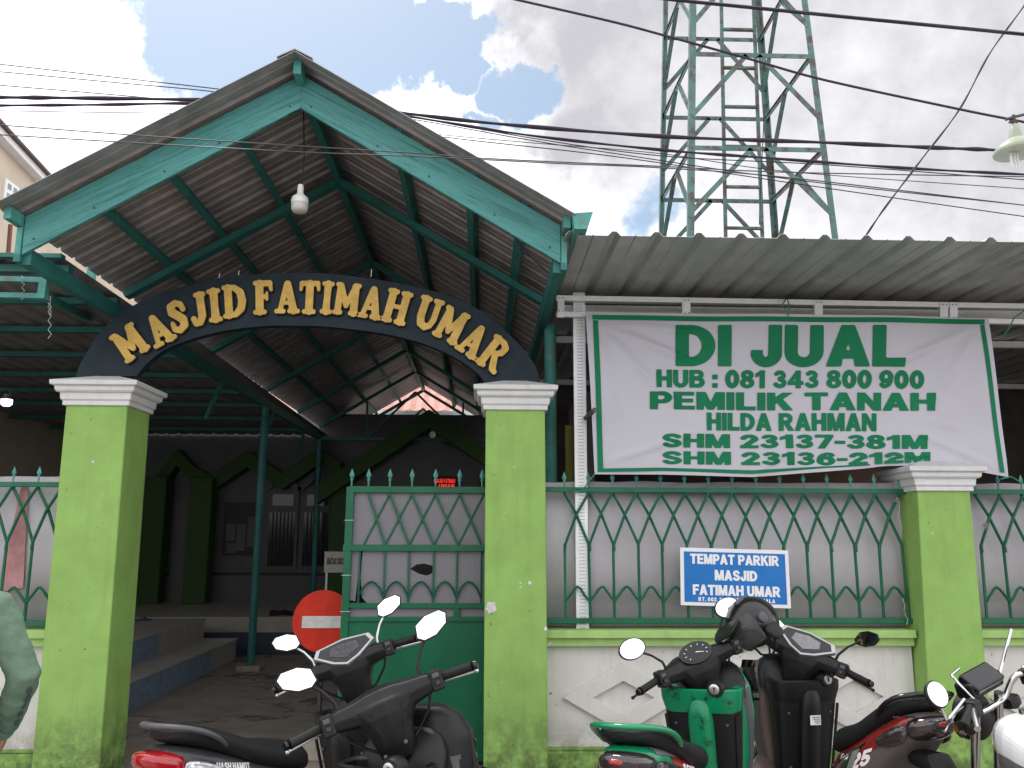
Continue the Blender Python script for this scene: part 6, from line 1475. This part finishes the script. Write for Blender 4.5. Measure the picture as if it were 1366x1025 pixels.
# ================================================================== person at the left edge
def person():
    X, Y, hd = -1.985, 3.25, 118
    t = thing('person', 'person in a green long sleeved shirt standing cut off at the left edge', 'person', (X, Y, 0), None, False, (0, 0, R(hd)))
    # local: x forward, y left, z up; height about 1.66
    J = {'pelvis': (0, 0, .90), 'waist': (.0, 0, 1.05), 'chest': (.01, 0, 1.24), 'neck': (.0, 0, 1.38), 'head0': (.015, 0, 1.44),
         'shL': (0, .17, 1.335), 'elL': (-.02, .24, 1.08), 'wrL': (.10, .25, .86), 'shR': (0, -.17, 1.335), 'elR': (-.06, -.29, 1.09), 'wrR': (.09, -.24, .86),
         'hipL': (0, .09, .86), 'knL': (.02, .10, .47), 'anL': (-.01, .11, .08), 'hipR': (0, -.09, .86), 'knR': (.03, -.10, .47), 'anR': (.0, -.12, .08),
         'toL': (.13, .13, .035), 'toR': (.14, -.14, .035)}
    def skin(name, verts, edges, radii, m, root=0, sub=2):
        me = bpy.data.meshes.new(name); me.from_pydata(verts, edges, []); o = bpy.data.objects.new(name, me); COL.objects.link(o); o.parent = t
        md = o.modifiers.new('sk', 'SKIN'); md.use_smooth_shade = True
        for i, r in enumerate(radii):
            sv = me.skin_vertices[0].data[i] if me.skin_vertices else None
            if sv: sv.radius = r if isinstance(r, tuple) else (r, r); sv.use_root = (i == root)
        s = o.modifiers.new('s', 'SUBSURF'); s.levels = s.render_levels = sub; me.materials.append(m); return o
    def chain_obj(name, chains, m, sub=2):
        """chains: lists of (joint position, radius); shared joints by position"""
        verts, rad, idx, edges = [], [], {}, []
        for ch in chains:
            prev = None
            for p, r in ch:
                k = tuple(round(a, 4) for a in p)
                if k not in idx: idx[k] = len(verts); verts.append(p); rad.append(r)
                if prev is not None and prev != idx[k]: edges.append((prev, idx[k]))
                prev = idx[k]
        me = bpy.data.meshes.new(name); bm = bmesh.new(); lay = bm.verts.layers.skin.verify(); vs = [bm.verts.new(v) for v in verts]
        for i, (v, r) in enumerate(zip(vs, rad)):
            v[lay].radius = r if isinstance(r, tuple) else (r, r); v[lay].use_root = (i == 0)
        for a, b in set(tuple(sorted(e)) for e in edges): bm.edges.new((vs[a], vs[b]))
        bm.to_mesh(me); bm.free(); o = bpy.data.objects.new(name, me); COL.objects.link(o); o.parent = t
        md = o.modifiers.new('sk', 'SKIN'); md.use_smooth_shade = True; md.branch_smoothing = .5
        s = o.modifiers.new('s', 'SUBSURF'); s.levels = s.render_levels = sub; me.materials.append(m); return o
    V = lambda n: Vector(J[n])
    def mid(a, b, k): return tuple(V(a) + (V(b) - V(a)) * k)
    arms = []
    for s in 'LR':
        w = V('wr' + s); d = (w - V('el' + s)).normalized(); palm = w + d * .055; sg = 1 if s == 'L' else -1
        arms.append([(J['neck'], .05), (J['sh' + s], .052), (mid('sh' + s, 'el' + s, .5), .043), (J['el' + s], .038), (mid('el' + s, 'wr' + s, .4), .038), (J['wr' + s], (.026, .020)), (tuple(palm), (.036, .016))])
        side = Vector((d.z, 0, -d.x)).normalized()
        for k, (o_, L_) in enumerate(((.030, .068), (.010, .078), (-.010, .072), (-.028, .056))):
            b0 = palm + side * o_ * .9 + d * .02; c1 = b0 + d * L_ * .5 + Vector((0, -sg * .006, 0)); c2 = b0 + d * L_ * .95 + Vector((0, -sg * .022, 0))
            arms.append([(tuple(palm), (.036, .016)), (tuple(b0), .0095), (tuple(c1), .0085), (tuple(c2), .0070)])
        th = w + d * .02 + side * .02; arms.append([(J['wr' + s], (.026, .020)), (tuple(th + side * .012), .011), (tuple(th + side * .030 + d * .03), .0095), (tuple(th + side * .032 + d * .055), .008)])
    legs = [[(J['pelvis'], (.11, .085)), (J['hip' + s], .085), (mid('hip' + s, 'kn' + s, .5), .07), (J['kn' + s], .05), (mid('kn' + s, 'an' + s, .35), .052), (J['an' + s], .034), (J['to' + s], (.04, .025))] for s in 'LR']
    body = chain_obj('body', [[(J['pelvis'], (.11, .085)), (J['waist'], (.10, .075)), (J['chest'], (.115, .08)), (J['neck'], .05), (J['head0'], .052)]] + arms + legs, SKIN)
    # head with face
    q = MB(); hc = (.03, 0, 1.545)
    q.sup([(1.43, .02, 0, .045, .045, 2), (1.455, .045, 0, .055, .045, 2), (1.475, .045, 0, .075, .058, 2), (1.51, .035, 0, .088, .068, 2.1), (1.55, .025, 0, .094, .075, 2.1), (1.60, .02, 0, .094, .076, 2), (1.635, .015, 0, .08, .064, 2), (1.66, .012, 0, .045, .036, 2)], axis='Z', n=20)
    q.sup([(1.50, .122, 0, .012, .016, 2), (1.515, .13, 0, .02, .018, 2), (1.55, .115, 0, .012, .010, 2)], axis='Z', n=10)
    for s in (-1, 1): q.ell((.02, s * .078, 1.535), (.022, .010, .032), 10, 8)
    q.build('head', SKIN, body, remesh=.006, smo=4)
    for s in (-1, 1):
        q = MB(); q.ell((.105, s * .032, 1.548), (.012, .015, .010), 12, 8); q.build('eye', STXT, body, smooth=60); q = MB(); q.ell((.115, s * .032, 1.548), (.004, .006, .006), 10, 6); q.build('iris', HAIR, body)
    q = MB(); q.ell((.115, 0, 1.485), (.012, .024, .006), 12, 6); q.build('lips', mat('lips', (.25, .09, .08), .5), body, smooth=60)
    q = MB(); q.sup([(1.50, -.035, 0, .05, .072, 2), (1.56, -.02, 0, .075, .084, 2), (1.61, -.0, 0, .098, .086, 2), (1.65, .0, 0, .088, .072, 2), (1.68, .0, 0, .05, .04, 2)], axis='Z', n=20); q.build('hair', HAIR, t, sub=1)
    # clothes
    q = MB()
    q.sup([(.78, 0, 0, .125, .180, 2.4), (.82, 0, 0, .135, .188, 2.4), (.95, 0, 0, .130, .178, 2.4), (1.08, 0, 0, .125, .172, 2.4), (1.22, .005, 0, .130, .185, 2.4), (1.31, 0, 0, .115, .185, 2.3), (1.355, 0, 0, .085, .13, 2.2), (1.385, 0, 0, .065, .08, 2), (1.405, .0, 0, .058, .062, 2)], axis='Z', n=28)
    for s in 'LR':
        q.tube([mid('neck', 'sh' + s, .55), J['sh' + s], mid('sh' + s, 'el' + s, .35), mid('sh' + s, 'el' + s, .75), J['el' + s], mid('el' + s, 'wr' + s, .3), mid('el' + s, 'wr' + s, .6), mid('el' + s, 'wr' + s, .88)], [.06, .072, .066, .060, .058, .056, .050, .044], 20)
    sh = q.build('shirt', SHIRT, t, remesh=.011, smo=5)
    tx = bpy.data.textures.new('cloth_folds', 'CLOUDS'); tx.noise_scale = .055; tx.noise_depth = 2
    dm = sh.modifiers.new('d', 'DISPLACE'); dm.texture = tx; dm.strength = .018; dm.mid_level = .5; dm.texture_coords = 'LOCAL'
    for s in 'LR':
        w = V('wr' + s); e = V('el' + s); d = (w - e).normalized(); q = MB(); q.tube([w - d * .065, w - d * .045, w - d * .005, w + d * .004], [.043, .040, .034, .030], 18); q.build('cuff', CUFF, sh, smooth=60)
    # printed patches down the right forearm, outer side
    e, w = V('elR'), V('wrR'); d = (w - e).normalized(); out = Vector((-.85, -.50, 0)); out = (out - d * out.dot(d)).normalized(); u = d.cross(out)
    for k in range(5):
        c = e + d * (.02 + .042 * k) + out * (.10)
        poly = [(.019 * math.cos(2 * math.pi * i / 14), .016 * math.sin(2 * math.pi * i / 14)) for i in range(14)]
        me = curve_mesh([poly]); q = map_mesh(me, lambda a, b: c + u * a + d * b, (.25, .25)); bm = q.bm
        bmesh.ops.triangulate(bm, faces=bm.faces); bmesh.ops.subdivide_edges(bm, edges=bm.edges, cuts=2)
        o = q.build('printed_patch', PRINT, sh); 
        sw = o.modifiers.new('w', 'SHRINKWRAP'); sw.target = sh; sw.wrap_method = 'NEAREST_SURFACEPOINT'; sw.offset = .003
    q = MB(); q.sup([(.70, 0, 0, .10, .15, 2.4), (.78, 0, 0, .112, .168, 2.4), (.88, 0, 0, .11, .165, 2.4), (.96, 0, 0, .10, .15, 2.4)], axis='Z', n=26)
    for s in 'LR': q.tube([(0, .08 if s == 'L' else -.08, .80), mid('hip' + s, 'kn' + s, .45), J['kn' + s], mid('kn' + s, 'an' + s, .5), mid('kn' + s, 'an' + s, .93)], [.092, .085, .072, .066, .062], 20)
    q.build('trousers', TROU, t, remesh=.012, smo=4)
    for s in (1, -1):
        a = V('anL' if s > 0 else 'anR'); q = MB(); q.sup([(a.x - .07, a.y, .035, .035, .03), (a.x, a.y, .05, .045, .045), (a.x + .09, a.y + s * .01, .035, .05, .03), (a.x + .18, a.y + s * .02, .025, .035, .02)], axis='X', n=14); q.build('sandal', RUBBER, t, sub=1)
    M = Matrix.Translation(t.location) @ t.rotation_euler.to_matrix().to_4x4()
    for k in ('shR', 'elR', 'wrR', 'shL', 'neck'): print('P ', k, proj(M @ V(k)))
person()
for o in list(bpy.data.objects):
    if 'wb' in o: del o['wb']
